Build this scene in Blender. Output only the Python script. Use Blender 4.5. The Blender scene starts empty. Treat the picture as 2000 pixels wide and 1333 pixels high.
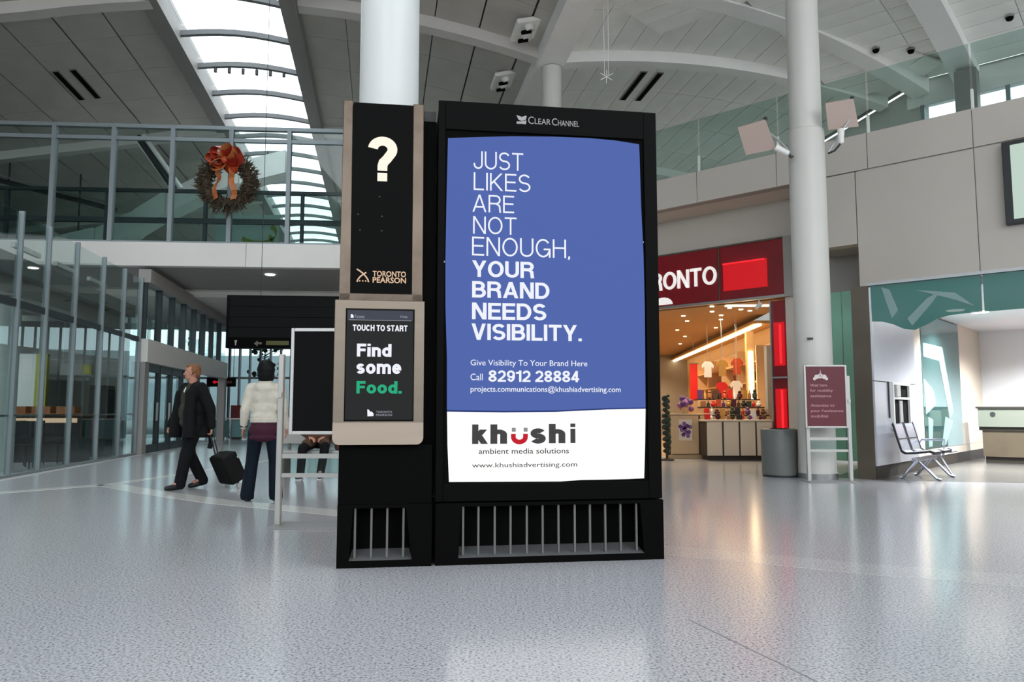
import bpy, bmesh, math, random
from mathutils import Vector, Matrix

random.seed(7)
C = bpy.context.scene.collection
SC = bpy.context.scene

# ------------------------------------------------------------------ camera, sky, exposure
CAM_H = 1.12
cd = bpy.data.cameras.new('camera')
cam = bpy.data.objects.new('camera', cd)
C.objects.link(cam)
cd.sensor_width = 36.0
cd.lens = 27.0
cd.clip_end = 400
cam.location = (0, 0, CAM_H)
cam.rotation_euler = (math.radians(90) + math.atan(136.5 / 1500), 0, 0)
SC.camera = cam

EXPOSURE = 1.2
SC.view_settings.view_transform = 'Standard'
SC.view_settings.look = 'None'
SC.view_settings.exposure = EXPOSURE
SC.view_settings.gamma = 1.0
SC.view_settings.use_curve_mapping = False
SCREEN = 1.0 / 2 ** EXPOSURE          # emission that reads as its own colour at this exposure
SC.cycles.use_denoising = True
SC.cycles.max_bounces = 10
SC.cycles.diffuse_bounces = 5
SC.cycles.glossy_bounces = 5
SC.cycles.transparent_max_bounces = 24
SC.cycles.sample_clamp_indirect = 6.0

wd = bpy.data.worlds.new('overcast_sky')
SC.world = wd
wd.use_nodes = True
bg = wd.node_tree.nodes['Background']
bg.inputs[0].default_value = (0.93, 0.97, 1.0, 1)
bg.inputs[1].default_value = 1.75


def lamp(name, kind, loc, power, color=(1, 1, 1), size=1.0, size_y=None, rot=(0, 0, 0), spot=None):
    l = bpy.data.lights.new(name, kind)
    l.energy = power
    l.color = color
    if kind == 'AREA':
        l.size = size
        if size_y:
            l.shape = 'RECTANGLE'
            l.size_y = size_y
    else:
        l.shadow_soft_size = size
    if spot:
        l.spot_size = math.radians(spot)
        l.spot_blend = 0.6
    o = bpy.data.objects.new(name, l)
    o.location = loc
    o.rotation_euler = rot
    C.objects.link(o)
    return o


# ------------------------------------------------------------------ directions of the hall
W = Vector((0.743, -0.669, 0))        # along the shop wall, towards the viewer
N = Vector((0.669, 0.743, 0))         # into the shop wall
A = Vector((-0.1676, 0.9859, 0))      # along the left glass wall and the roof bays
B = Vector((0.9859, 0.1676, 0))       # across the roof bays
Z = Vector((0, 0, 1))


def wn(w, c, z=0.0):
    return W * w + N * c + Z * z


ROOF0 = Vector((1.07, 20.0, 0))


def ab(a, b, z=0.0):
    return ROOF0 + A * a + B * b + Z * z


GLASS0 = Vector((-8.4, 12.65, 0))


def lw(a, off=0.0, z=0.0):
    return GLASS0 + A * a + B * off + Z * z


BR0 = Vector((-9.6, 19.9, 0))
BRD = Vector((0.9976, 0.07, 0))
BRN = Vector((-0.07, 0.9976, 0))


def br(s, d=0.0, z=0.0):
    return BR0 + BRD * s + BRN * d + Z * z


# ------------------------------------------------------------------ materials
def lin(c):
    return tuple(((v / 255) / 12.92 if v / 255 <= 0.04045 else ((v / 255 + 0.055) / 1.055) ** 2.4) for v in c)


MATS = {}


def mat(name, col, rough=0.5, metal=0.0, spec=0.5, var=0.0, scale=8.0, bump=0.0, emit=None, strength=0.0, trans=0.0, coat=0.0, aniso=None, srgb=True):
    m = bpy.data.materials.new(name)
    m.use_nodes = True
    nt = m.node_tree
    p = nt.nodes['Principled BSDF']
    c = lin(col) if srgb else col
    p.inputs['Base Color'].default_value = (*c, 1)
    p.inputs['Roughness'].default_value = rough
    p.inputs['Metallic'].default_value = metal
    p.inputs['Specular IOR Level'].default_value = spec
    p.inputs['Coat Weight'].default_value = coat
    p.inputs['Transmission Weight'].default_value = trans
    if emit is not None:
        p.inputs['Emission Color'].default_value = (*(lin(emit) if srgb else emit), 1)
        p.inputs['Emission Strength'].default_value = strength
    if var > 0 or bump > 0:
        tc = nt.nodes.new('ShaderNodeTexCoord')
        mp = nt.nodes.new('ShaderNodeMapping')
        if aniso:
            mp.inputs['Scale'].default_value = aniso
        nz = nt.nodes.new('ShaderNodeTexNoise')
        nz.inputs['Scale'].default_value = scale
        nz.inputs['Detail'].default_value = 5
        nt.links.new(tc.outputs['Object'], mp.inputs[0])
        nt.links.new(mp.outputs[0], nz.inputs['Vector'])
        if var > 0:
            rp = nt.nodes.new('ShaderNodeValToRGB')
            rp.color_ramp.elements[0].position = 0.3
            rp.color_ramp.elements[1].position = 0.7
            rp.color_ramp.elements[0].color = (*[v * (1 - var) for v in c], 1)
            rp.color_ramp.elements[1].color = (*[min(1, v * (1 + var)) for v in c], 1)
            nt.links.new(nz.outputs['Fac'], rp.inputs[0])
            nt.links.new(rp.outputs[0], p.inputs['Base Color'])
        if bump > 0:
            bp = nt.nodes.new('ShaderNodeBump')
            bp.inputs['Strength'].default_value = bump
            bp.inputs['Distance'].default_value = 0.02
            nt.links.new(nz.outputs['Fac'], bp.inputs['Height'])
            nt.links.new(bp.outputs[0], p.inputs['Normal'])
    MATS[name] = m
    return m


def glass(name, tint, refl=1.0, rough=0.0):
    """Thin sheet glass: tinted see-through with a Fresnel reflection."""
    m = bpy.data.materials.new(name)
    m.use_nodes = True
    nt = m.node_tree
    nt.nodes.remove(nt.nodes['Principled BSDF'])
    out = nt.nodes['Material Output']
    tr = nt.nodes.new('ShaderNodeBsdfTransparent')
    tr.inputs[0].default_value = (*tint, 1)
    gl = nt.nodes.new('ShaderNodeBsdfGlossy')
    gl.inputs['Roughness'].default_value = rough
    gl.inputs[0].default_value = (0.92, 0.98, 0.97, 1)
    fr = nt.nodes.new('ShaderNodeFresnel')
    fr.inputs[0].default_value = 1.45
    ml = nt.nodes.new('ShaderNodeMath')
    ml.operation = 'MULTIPLY'
    ml.inputs[1].default_value = refl
    mx = nt.nodes.new('ShaderNodeMixShader')
    # the far face of a sheet lets everything out (no inner total reflection in a thin pane)
    ge = nt.nodes.new('ShaderNodeNewGeometry')
    fb = nt.nodes.new('ShaderNodeMath')
    fb.operation = 'SUBTRACT'
    fb.inputs[0].default_value = 1.0
    nt.links.new(ge.outputs['Backfacing'], fb.inputs[1])
    fm = nt.nodes.new('ShaderNodeMath')
    fm.operation = 'MULTIPLY'
    nt.links.new(fr.outputs[0], fm.inputs[0])
    nt.links.new(fb.outputs[0], fm.inputs[1])
    nt.links.new(fm.outputs[0], ml.inputs[0])
    nt.links.new(ml.outputs[0], mx.inputs[0])
    nt.links.new(tr.outputs[0], mx.inputs[1])
    nt.links.new(gl.outputs[0], mx.inputs[2])
    nt.links.new(mx.outputs[0], out.inputs[0])
    MATS[name] = m
    return m


def frosted(name, col, alpha, rough=0.4):
    """Etched or printed glass: part diffuse film, part clear."""
    m = bpy.data.materials.new(name)
    m.use_nodes = True
    nt = m.node_tree
    p = nt.nodes['Principled BSDF']
    p.inputs['Base Color'].default_value = (*lin(col), 1)
    p.inputs['Roughness'].default_value = rough
    p.inputs['Alpha'].default_value = alpha
    MATS[name] = m
    return m


def terrazzo(name, base, dark, light, scale=75, rough=0.17):
    m = bpy.data.materials.new(name)
    m.use_nodes = True
    nt = m.node_tree
    p = nt.nodes['Principled BSDF']
    tc = nt.nodes.new('ShaderNodeTexCoord')
    n1 = nt.nodes.new('ShaderNodeTexNoise')
    n1.inputs['Scale'].default_value = scale
    n1.inputs['Detail'].default_value = 3
    n1.inputs['Roughness'].default_value = 0.65
    r1 = nt.nodes.new('ShaderNodeValToRGB')
    e = r1.color_ramp.elements
    e[0].position, e[0].color = 0.38, (*lin(dark), 1)
    e[1].position, e[1].color = 0.60, (*lin(light), 1)
    x = e.new(0.44)
    x.color = (*lin(base), 1)
    v = nt.nodes.new('ShaderNodeTexVoronoi')
    v.inputs['Scale'].default_value = scale * 1.3
    r2 = nt.nodes.new('ShaderNodeValToRGB')
    r2.color_ramp.elements[0].position = 0.0
    r2.color_ramp.elements[0].color = (0.74, 0.74, 0.76, 1)
    r2.color_ramp.elements[1].position = 0.28
    r2.color_ramp.elements[1].color = (1, 1, 1, 1)
    n2 = nt.nodes.new('ShaderNodeTexNoise')
    n2.inputs['Scale'].default_value = 0.35
    n2.inputs['Detail'].default_value = 3
    r3 = nt.nodes.new('ShaderNodeValToRGB')
    r3.color_ramp.elements[0].position = 0.3
    r3.color_ramp.elements[0].color = (0.93, 0.93, 0.94, 1)
    r3.color_ramp.elements[1].position = 0.7
    mu = nt.nodes.new('ShaderNodeMix')
    mu.data_type = 'RGBA'
    mu.blend_type = 'MULTIPLY'
    mu.inputs['Factor'].default_value = 1
    mu2 = nt.nodes.new('ShaderNodeMix')
    mu2.data_type = 'RGBA'
    mu2.blend_type = 'MULTIPLY'
    mu2.inputs['Factor'].default_value = 1
    for t in (n1, v, n2):
        nt.links.new(tc.outputs['Object'], t.inputs['Vector'])
    nt.links.new(n1.outputs['Fac'], r1.inputs[0])
    nt.links.new(v.outputs['Distance'], r2.inputs[0])
    nt.links.new(n2.outputs['Fac'], r3.inputs[0])
    nt.links.new(r1.outputs[0], mu.inputs['A'])
    nt.links.new(r2.outputs[0], mu.inputs['B'])
    nt.links.new(mu.outputs['Result'], mu2.inputs['A'])
    nt.links.new(r3.outputs[0], mu2.inputs['B'])
    nt.links.new(mu2.outputs['Result'], p.inputs['Base Color'])
    p.inputs['Roughness'].default_value = rough
    p.inputs['Specular IOR Level'].default_value = 0.5
    MATS[name] = m
    return m


terrazzo('floor_stone', (178, 180, 185), (118, 120, 127), (208, 209, 212), scale=70)
terrazzo('floor_band', (226, 225, 221), (190, 190, 188), (240, 240, 236), rough=0.16)
terrazzo('floor_band_soft', (190, 191, 194), (140, 141, 146), (214, 215, 216), rough=0.17)  # softer tone for the right half of the band
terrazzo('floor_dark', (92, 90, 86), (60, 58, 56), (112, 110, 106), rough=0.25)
mat('joint', (138, 138, 142), 0.5)
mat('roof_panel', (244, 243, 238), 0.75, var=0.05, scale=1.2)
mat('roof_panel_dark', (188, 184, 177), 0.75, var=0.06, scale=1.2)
mat('roof_back', (112, 112, 110), 0.9)
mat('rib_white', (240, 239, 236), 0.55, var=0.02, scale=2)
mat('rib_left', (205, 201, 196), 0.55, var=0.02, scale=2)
mat('bar_grey', (108, 110, 112), 0.55)
mat('rib_grey', (140, 137, 134), 0.6, var=0.03, scale=2)
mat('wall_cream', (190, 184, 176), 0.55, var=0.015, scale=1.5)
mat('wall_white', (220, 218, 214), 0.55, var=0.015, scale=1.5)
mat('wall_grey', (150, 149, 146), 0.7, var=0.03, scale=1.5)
mat('wall_dark', (70, 70, 70), 0.8)
mat('column_white', (212, 216, 216), 0.35, var=0.012, scale=3)
mat('column_grey', (206, 205, 200), 0.4, var=0.012, scale=3)
mat('steel', (170, 172, 172), 0.32, metal=0.85, var=0.05, scale=6, aniso=(1, 1, 0.05))
mat('bronze_steel', (88, 78, 69), 0.26, metal=0.9, var=0.14, scale=5, bump=0.3, aniso=(1, 1, 0.6))
mat('brushed_steel', (132, 121, 109), 0.42, metal=0.8, var=0.05, scale=14, aniso=(0.08, 1, 1))
mat('aluminium', (176, 180, 182), 0.4, metal=0.6)
mat('mullion', (132, 142, 146), 0.45, metal=0.3)
mat('mullion_dark', (46, 56, 60), 0.5, metal=0.2)
mat('rail_dark', (42, 46, 48), 0.5)
mat('black_gloss', (5, 5, 5), 0.5, spec=0.06)
mat('black_body', (5, 5, 5), 0.6, spec=0.05, var=0.1, scale=3)
mat('black_matte', (7, 7, 7), 0.8, spec=0.06)
mat('board_black', (15, 17, 17), 0.7, spec=0.12, var=0.06, scale=4)
mat('vane_steel', (112, 112, 108), 0.4, metal=0.6)
mat('ledge_grey', (120, 122, 124), 0.45, metal=0.4)
mat('plastic_white', (226, 226, 222), 0.4)
mat('frame_white', (222, 222, 220), 0.35, metal=0.1)
mat('post_grey', (190, 190, 186), 0.35, metal=0.4)
mat('maroon', (98, 30, 44), 0.5, var=0.05, scale=3)
mat('print_white', (225, 215, 214), 0.6)
mat('print_pink', (190, 140, 146), 0.6)
mat('bin_grey', (112, 115, 113), 0.45, metal=0.2, var=0.04, scale=4)
mat('teal_panel', (134, 194, 170), 0.35, var=0.04, scale=2)
mat('teal_low', (96, 140, 144), 0.4)
mat('pier_bronze', (92, 84, 74), 0.45, metal=0.3, var=0.1, scale=2)
mat('cladding_silver', (205, 208, 216), 0.3, metal=0.55, var=0.03, scale=2)
mat('booth_cream', (214, 200, 182), 0.5)
mat('booth_white', (232, 236, 240), 0.5)
mat('desk_sage', (120, 124, 112), 0.5)
mat('desk_brown', (92, 80, 64), 0.5, var=0.1, scale=3)
mat('skirt_dark', (44, 38, 30), 0.6)
mat('sign_red', (128, 14, 26), 0.3, var=0.18, scale=1.3)
mat('letter_white', (240, 238, 236), 0.4, emit=(255, 248, 244), strength=0.45 * SCREEN)
mat('shop_ceiling', (176, 144, 106), 0.7, var=0.03, scale=1)
mat('shop_floor', (176, 150, 120), 0.25)
mat('shop_wall', (206, 170, 118), 0.6)
mat('shop_wood', (205, 170, 128), 0.45, var=0.06, scale=3)
mat('plinth_cream', (222, 202, 178), 0.45)
mat('shop_dark', (60, 46, 36), 0.6)
mat('shop_red', (206, 26, 24), 0.5)
mat('gold', (216, 168, 90), 0.3, metal=0.6)
mat('skin', (196, 140, 118), 0.55)
mat('hair_ginger', (128, 84, 52), 0.7, var=0.2, scale=30)
mat('hair_black', (7, 7, 9), 0.6, spec=0.25, var=0.2, scale=30)
mat('coat_black', (15, 16, 19), 0.85, spec=0.25, var=0.12, scale=9, bump=0.25)
mat('shirt_olive', (54, 54, 42), 0.85, var=0.1, scale=12)
mat('trousers_black', (14, 15, 19), 0.85, spec=0.25, var=0.12, scale=7, bump=0.25)
mat('shoe_black', (20, 20, 22), 0.4)
mat('sweater_white', (214, 208, 194), 0.9, var=0.10, scale=11, bump=0.5)
mat('shirt_maroon', (66, 16, 42), 0.85, var=0.1, scale=8)
mat('jeans_navy', (11, 23, 36), 0.85, spec=0.25, var=0.12, scale=8, bump=0.2)
mat('coat_brown', (84, 56, 42), 0.85, var=0.15, scale=8, bump=0.2)
mat('shoe_grey', (70, 72, 76), 0.6)
mat('sole_white', (220, 222, 224), 0.6)
mat('eye_dark', (30, 22, 20), 0.3)
mat('eye_white', (225, 222, 216), 0.3)
mat('lip', (150, 92, 84), 0.5)
mat('case_black', (12, 12, 11), 0.7, spec=0.25, var=0.15, scale=10, bump=0.2)
mat('needles', (66, 54, 38), 0.8, var=0.35, scale=25)
mat('bow_orange', (184, 70, 34), 0.45, var=0.2, scale=9)
mat('bow_red', (150, 40, 24), 0.45, var=0.2, scale=9)
mat('bow_gold', (176, 104, 58), 0.4, var=0.2, scale=9)
mat('seat_metal', (198, 202, 216), 0.26, metal=0.85)
mat('seat_dark', (24, 26, 34), 0.5)
mat('foliage_dark', (46, 60, 50), 0.9, var=0.3, scale=2)
mat('bark', (60, 54, 48), 0.9)
mat('asphalt', (120, 122, 124), 0.9, var=0.05, scale=0.3)
mat('building_far', (150, 160, 164), 0.8, var=0.05, scale=0.4)
mat('counter_wood', (150, 96, 58), 0.5, var=0.1, scale=3)
mat('interior_pale', (186, 190, 188), 0.6, var=0.03, scale=1)
mat('interior_mid', (120, 122, 120), 0.7, var=0.03, scale=1)
mat('chair_dark', (30, 30, 34), 0.6)
mat('chair_red', (110, 34, 40), 0.6)
mat('olive_print', (140, 140, 40), 0.6)
mat('lamp_on', (255, 250, 240), 0.5, emit=(255, 250, 240), strength=4.0)
mat('lamp_warm', (255, 236, 200), 0.5, emit=(255, 226, 178), strength=3.0)
mat('lamp_red', (70, 4, 8), 0.4, emit=(214, 4, 20), strength=0.8 * SCREEN)
mat('plate_shaded', (186, 166, 156), 0.6)  # white reflector plates, colour darkened to show their unlit underside
mat('lamp_red_hot', (90, 10, 12), 0.4, emit=(255, 30, 40), strength=1.6 * SCREEN)
mat('screen_blue', (4, 4, 4), 0.6, spec=0.1, emit=(79, 101, 171), strength=SCREEN)
mat('screen_navy', (4, 4, 4), 0.6, spec=0.1, emit=(42, 58, 120), strength=SCREEN)
mat('screen_white', (4, 4, 4), 0.6, spec=0.1, emit=(255, 255, 254), strength=SCREEN)
mat('screen_letter', (4, 4, 4), 0.6, spec=0.1, emit=(240, 243, 252), strength=SCREEN)
mat('screen_charcoal', (4, 4, 4), 0.6, spec=0.1, emit=(36, 37, 37), strength=SCREEN)
mat('screen_slate', (4, 4, 4), 0.6, spec=0.1, emit=(66, 70, 82), strength=SCREEN)
mat('screen_dim', (4, 4, 4), 0.6, spec=0.1, emit=(150, 154, 164), strength=SCREEN)
mat('screen_green', (4, 4, 4), 0.6, spec=0.1, emit=(38, 170, 124), strength=SCREEN)
mat('screen_grey', (4, 4, 4), 0.6, spec=0.1, emit=(66, 66, 66), strength=SCREEN)
mat('screen_palegrey', (4, 4, 4), 0.6, spec=0.1, emit=(140, 140, 140), strength=SCREEN)
mat('screen_red', (4, 4, 4), 0.6, spec=0.1, emit=(196, 22, 40), strength=SCREEN)
mat('lit_cream', (4, 4, 4), 0.6, spec=0.1, emit=(255, 240, 222), strength=SCREEN * 1.1)
mat('lit_gold', (4, 4, 4), 0.6, spec=0.1, emit=(236, 200, 168), strength=SCREEN * 0.9)
mat('logo_grey', (150, 150, 150), 0.5)
mat('lightbox', (4, 4, 4), 0.6, spec=0.1, emit=(206, 226, 214), strength=SCREEN * 0.85)
mat('violet', (88, 50, 110), 0.6)
mat('violet_pale', (130, 84, 140), 0.6)
mat('olive_dim', (76, 76, 30), 0.6)
glass('glass_clear', (0.93, 0.96, 0.95), 1.0)
glass('glass_sky', (0.90, 0.93, 0.94), 0.8)
glass('glass_green', (0.80, 0.87, 0.86), 1.3)
glass('glass_rail', (0.78, 0.87, 0.85), 1.0)
glass('glass_far', (0.58, 0.66, 0.67), 1.0)
frosted('teal_glass', (40, 112, 104), 0.86, 0.25)
frosted('pale_film', (170, 200, 198), 0.34, 0.4)  # etched marks on the teal band, painted reflections on the booth glass
mat('mirror_glass', (92, 134, 134), 0.06, metal=0.75)


# ------------------------------------------------------------------ mesh builder
class MB:
    def __init__(self):
        self.v, self.f = [], []

    def add(self, vs, fs):
        n = len(self.v)
        self.v += [tuple(x) for x in vs]
        self.f += [tuple(i + n for i in q) for q in fs]
        return self

    def box(self, x0, x1, y0, y1, z0, z1):
        vs = [(x0, y0, z0), (x1, y0, z0), (x1, y1, z0), (x0, y1, z0), (x0, y0, z1), (x1, y0, z1), (x1, y1, z1), (x0, y1, z1)]
        return self.add(vs, [(0, 3, 2, 1), (4, 5, 6, 7), (0, 1, 5, 4), (1, 2, 6, 5), (2, 3, 7, 6), (3, 0, 4, 7)])

    def obox(self, o, ex, ey, ez):
        """Box from a corner and three edge vectors."""
        o, ex, ey, ez = Vector(o), Vector(ex), Vector(ey), Vector(ez)
        vs = [o, o + ex, o + ex + ey, o + ey, o + ez, o + ex + ez, o + ex + ey + ez, o + ey + ez]
        fs = [(0, 3, 2, 1), (4, 5, 6, 7), (0, 1, 5, 4), (1, 2, 6, 5), (2, 3, 7, 6), (3, 0, 4, 7)]
        if ex.cross(ey).dot(ez) < 0:
            fs = [q[::-1] for q in fs]
        return self.add(vs, fs)

    def prism(self, poly, ext):
        """Polygon (3D points in order) extruded by a vector."""
        n = len(poly)
        ext = Vector(ext)
        p = [Vector(q) for q in poly]
        vs = p + [q + ext for q in p]
        fs = [tuple(range(n))[::-1], tuple(range(n, 2 * n))]
        for i in range(n):
            j = (i + 1) % n
            fs.append((i, j, n + j, n + i))
        return self.add(vs, fs)

    def tube(self, pts, r, seg=8, r1=None):
        pts = [Vector(p) for p in pts]
        n = len(pts)
        vs, fs = [], []
        for i, p in enumerate(pts):
            d = (pts[min(i + 1, n - 1)] - pts[max(i - 1, 0)]).normalized()
            u = d.cross(Z if abs(d.z) < 0.9 else Vector((1, 0, 0))).normalized()
            w = d.cross(u)
            rr = r if r1 is None else r + (r1 - r) * i / (n - 1)
            for k in range(seg):
                t = 2 * math.pi * k / seg
                vs.append(p + (u * math.cos(t) + w * math.sin(t)) * rr)
        for i in range(n - 1):
            for k in range(seg):
                j = (k + 1) % seg
                fs.append((i * seg + k, i * seg + j, (i + 1) * seg + j, (i + 1) * seg + k))
        fs.append(tuple(range(seg))[::-1])
        fs.append(tuple(range((n - 1) * seg, n * seg)))
        return self.add(vs, fs)

    def lathe(self, prof, c=(0, 0, 0), seg=24):
        vs, fs = [], []
        m = len(prof)
        for k in range(seg):
            t = 2 * math.pi * k / seg
            for r, z in prof:
                vs.append((c[0] + r * math.cos(t), c[1] + r * math.sin(t), c[2] + z))
        for k in range(seg):
            j = (k + 1) % seg
            for i in range(m - 1):
                fs.append((k * m + i, j * m + i, j * m + i + 1, k * m + i + 1))
        fs.append(tuple(k * m for k in range(seg))[::-1])
        fs.append(tuple(k * m + m - 1 for k in range(seg)))
        return self.add(vs, fs)

    def ball(self, c, r, seg=12, rings=8):
        r = r if hasattr(r, '__len__') else (r, r, r)
        vs = [(c[0], c[1], c[2] - r[2])]
        for i in range(1, rings):
            p = -math.pi / 2 + math.pi * i / rings
            for k in range(seg):
                t = 2 * math.pi * k / seg
                vs.append((c[0] + r[0] * math.cos(p) * math.cos(t), c[1] + r[1] * math.cos(p) * math.sin(t), c[2] + r[2] * math.sin(p)))
        vs.append((c[0], c[1], c[2] + r[2]))
        fs = []
        for k in range(seg):
            j = (k + 1) % seg
            fs.append((0, 1 + j, 1 + k))
            for i in range(rings - 2):
                a = 1 + i * seg
                fs.append((a + k, a + j, a + seg + j, a + seg + k))
            a = 1 + (rings - 2) * seg
            fs.append((a + k, a + j, len(vs) - 1))
        return self.add(vs, fs)

    def sweep(self, pts, halfs, ups):
        """Ribbon-section bar through pts: per point a half-width vector and an up (thickness) vector."""
        vs, fs = [], []
        for p, h, u in zip(pts, halfs, ups):
            p, h, u = Vector(p), Vector(h), Vector(u)
            vs += [p - h, p + h, p + h + u, p - h + u]
        n = len(pts)
        for i in range(n - 1):
            a, b = i * 4, i * 4 + 4
            for k in range(4):
                j = (k + 1) % 4
                fs.append((a + k, a + j, b + j, b + k))
        fs.append((3, 2, 1, 0))
        e = (n - 1) * 4
        fs.append((e, e + 1, e + 2, e + 3))
        return self.add(vs, fs)

    def mesh(self, name):
        me = bpy.data.meshes.new(name)
        me.from_pydata(self.v, [], self.f)
        bm = bmesh.new()
        bm.from_mesh(me)
        bmesh.ops.recalc_face_normals(bm, faces=bm.faces)
        bm.to_mesh(me)
        bm.free()
        return me

    def build(self, name, m, parent=None, smooth=False, bevel=0.0, kind=None, label=None):
        me = self.mesh(name)
        o = bpy.data.objects.new(name, me)
        me.materials.append(MATS[m])
        C.objects.link(o)
        if parent is not None:
            o.parent = parent
        if smooth:
            for p in me.polygons:
                p.use_smooth = True
            me.set_sharp_from_angle(angle=math.radians(40))
        if bevel > 0:
            b = o.modifiers.new('soft_edges', 'BEVEL')
            b.width = bevel
            b.segments = 2
            b.limit_method = 'ANGLE'
        if kind:
            o['kind'] = kind
        if label:
            o['label'] = label
        return o


def dup(o, parent, loc=None, rot=None):
    c = o.copy()
    c.parent = parent
    if loc is not None:
        c.location = loc
    if rot is not None:
        c.rotation_euler = rot
    C.objects.link(c)
    return c


def tag(o, label=None, cat=None, group=None, kind=None):
    if label:
        o['label'] = label
    if cat:
        o['category'] = cat
    if group:
        o['group'] = group
    if kind:
        o['kind'] = kind
    return o


def thing(name, label, cat, loc=(0, 0, 0), rotz=0.0, group=None):
    o = bpy.data.objects.new(name, None)
    o.empty_display_size = 0.1
    o.location = loc
    o.rotation_euler = (0, 0, rotz)
    C.objects.link(o)
    return tag(o, label, cat, group)


def struct(o):
    o['kind'] = 'structure'
    return o


def copy_tree(o, parent=None):
    c = o.copy()
    c.parent = parent
    C.objects.link(c)
    for ch in list(o.children):
        copy_tree(ch, c)
    return c


def lettering(s, parent, m, x0, x1, z0, z1, y, weight=0.0, depth=0.002, frame=None, name='lettering', spacing=1.0):
    """Flat letters fitted into a box of the parent's front (x right, z up, facing -y)."""
    cu = bpy.data.curves.new(name, 'FONT')
    cu.body = s
    cu.offset = weight
    cu.space_character = spacing
    cu.resolution_u = 3
    cu.fill_mode = 'BOTH'
    cu.extrude = 0.0
    t = bpy.data.objects.new(name, cu)
    C.objects.link(t)
    dg = bpy.context.evaluated_depsgraph_get()
    me = bpy.data.meshes.new_from_object(t.evaluated_get(dg))
    bpy.data.objects.remove(t)
    xs = [v.co.x for v in me.vertices]
    ys = [v.co.y for v in me.vertices]
    ax, bx, ay, by = min(xs), max(xs), min(ys), max(ys)
    if x1 is None:
        x1 = x0 + (bx - ax) * (z1 - z0) / (by - ay)
    me2 = bpy.data.meshes.new(name)
    vs = [(x0 + (v.co.x - ax) / (bx - ax) * (x1 - x0), 0.0, z0 + (v.co.y - ay) / (by - ay) * (z1 - z0)) for v in me.vertices]
    me2.from_pydata(vs, [], [tuple(p.vertices) for p in me.polygons])
    bm = bmesh.new()
    bm.from_mesh(me2)
    bmesh.ops.remove_doubles(bm, verts=bm.verts, dist=1e-6)
    r = bmesh.ops.extrude_face_region(bm, geom=list(bm.faces))
    for g in r['geom']:
        if isinstance(g, bmesh.types.BMVert):
            g.co.y -= depth
    bmesh.ops.recalc_face_normals(bm, faces=bm.faces)
    bm.to_mesh(me2)
    bm.free()
    bpy.data.meshes.remove(me)
    me2.materials.append(MATS[m])
    o = bpy.data.objects.new(name, me2)
    C.objects.link(o)
    o.parent = parent
    o.location = (0, y, 0)
    o['kind'] = 'stuff'          # a printed line too small to pick apart letter by letter
    return o


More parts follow.
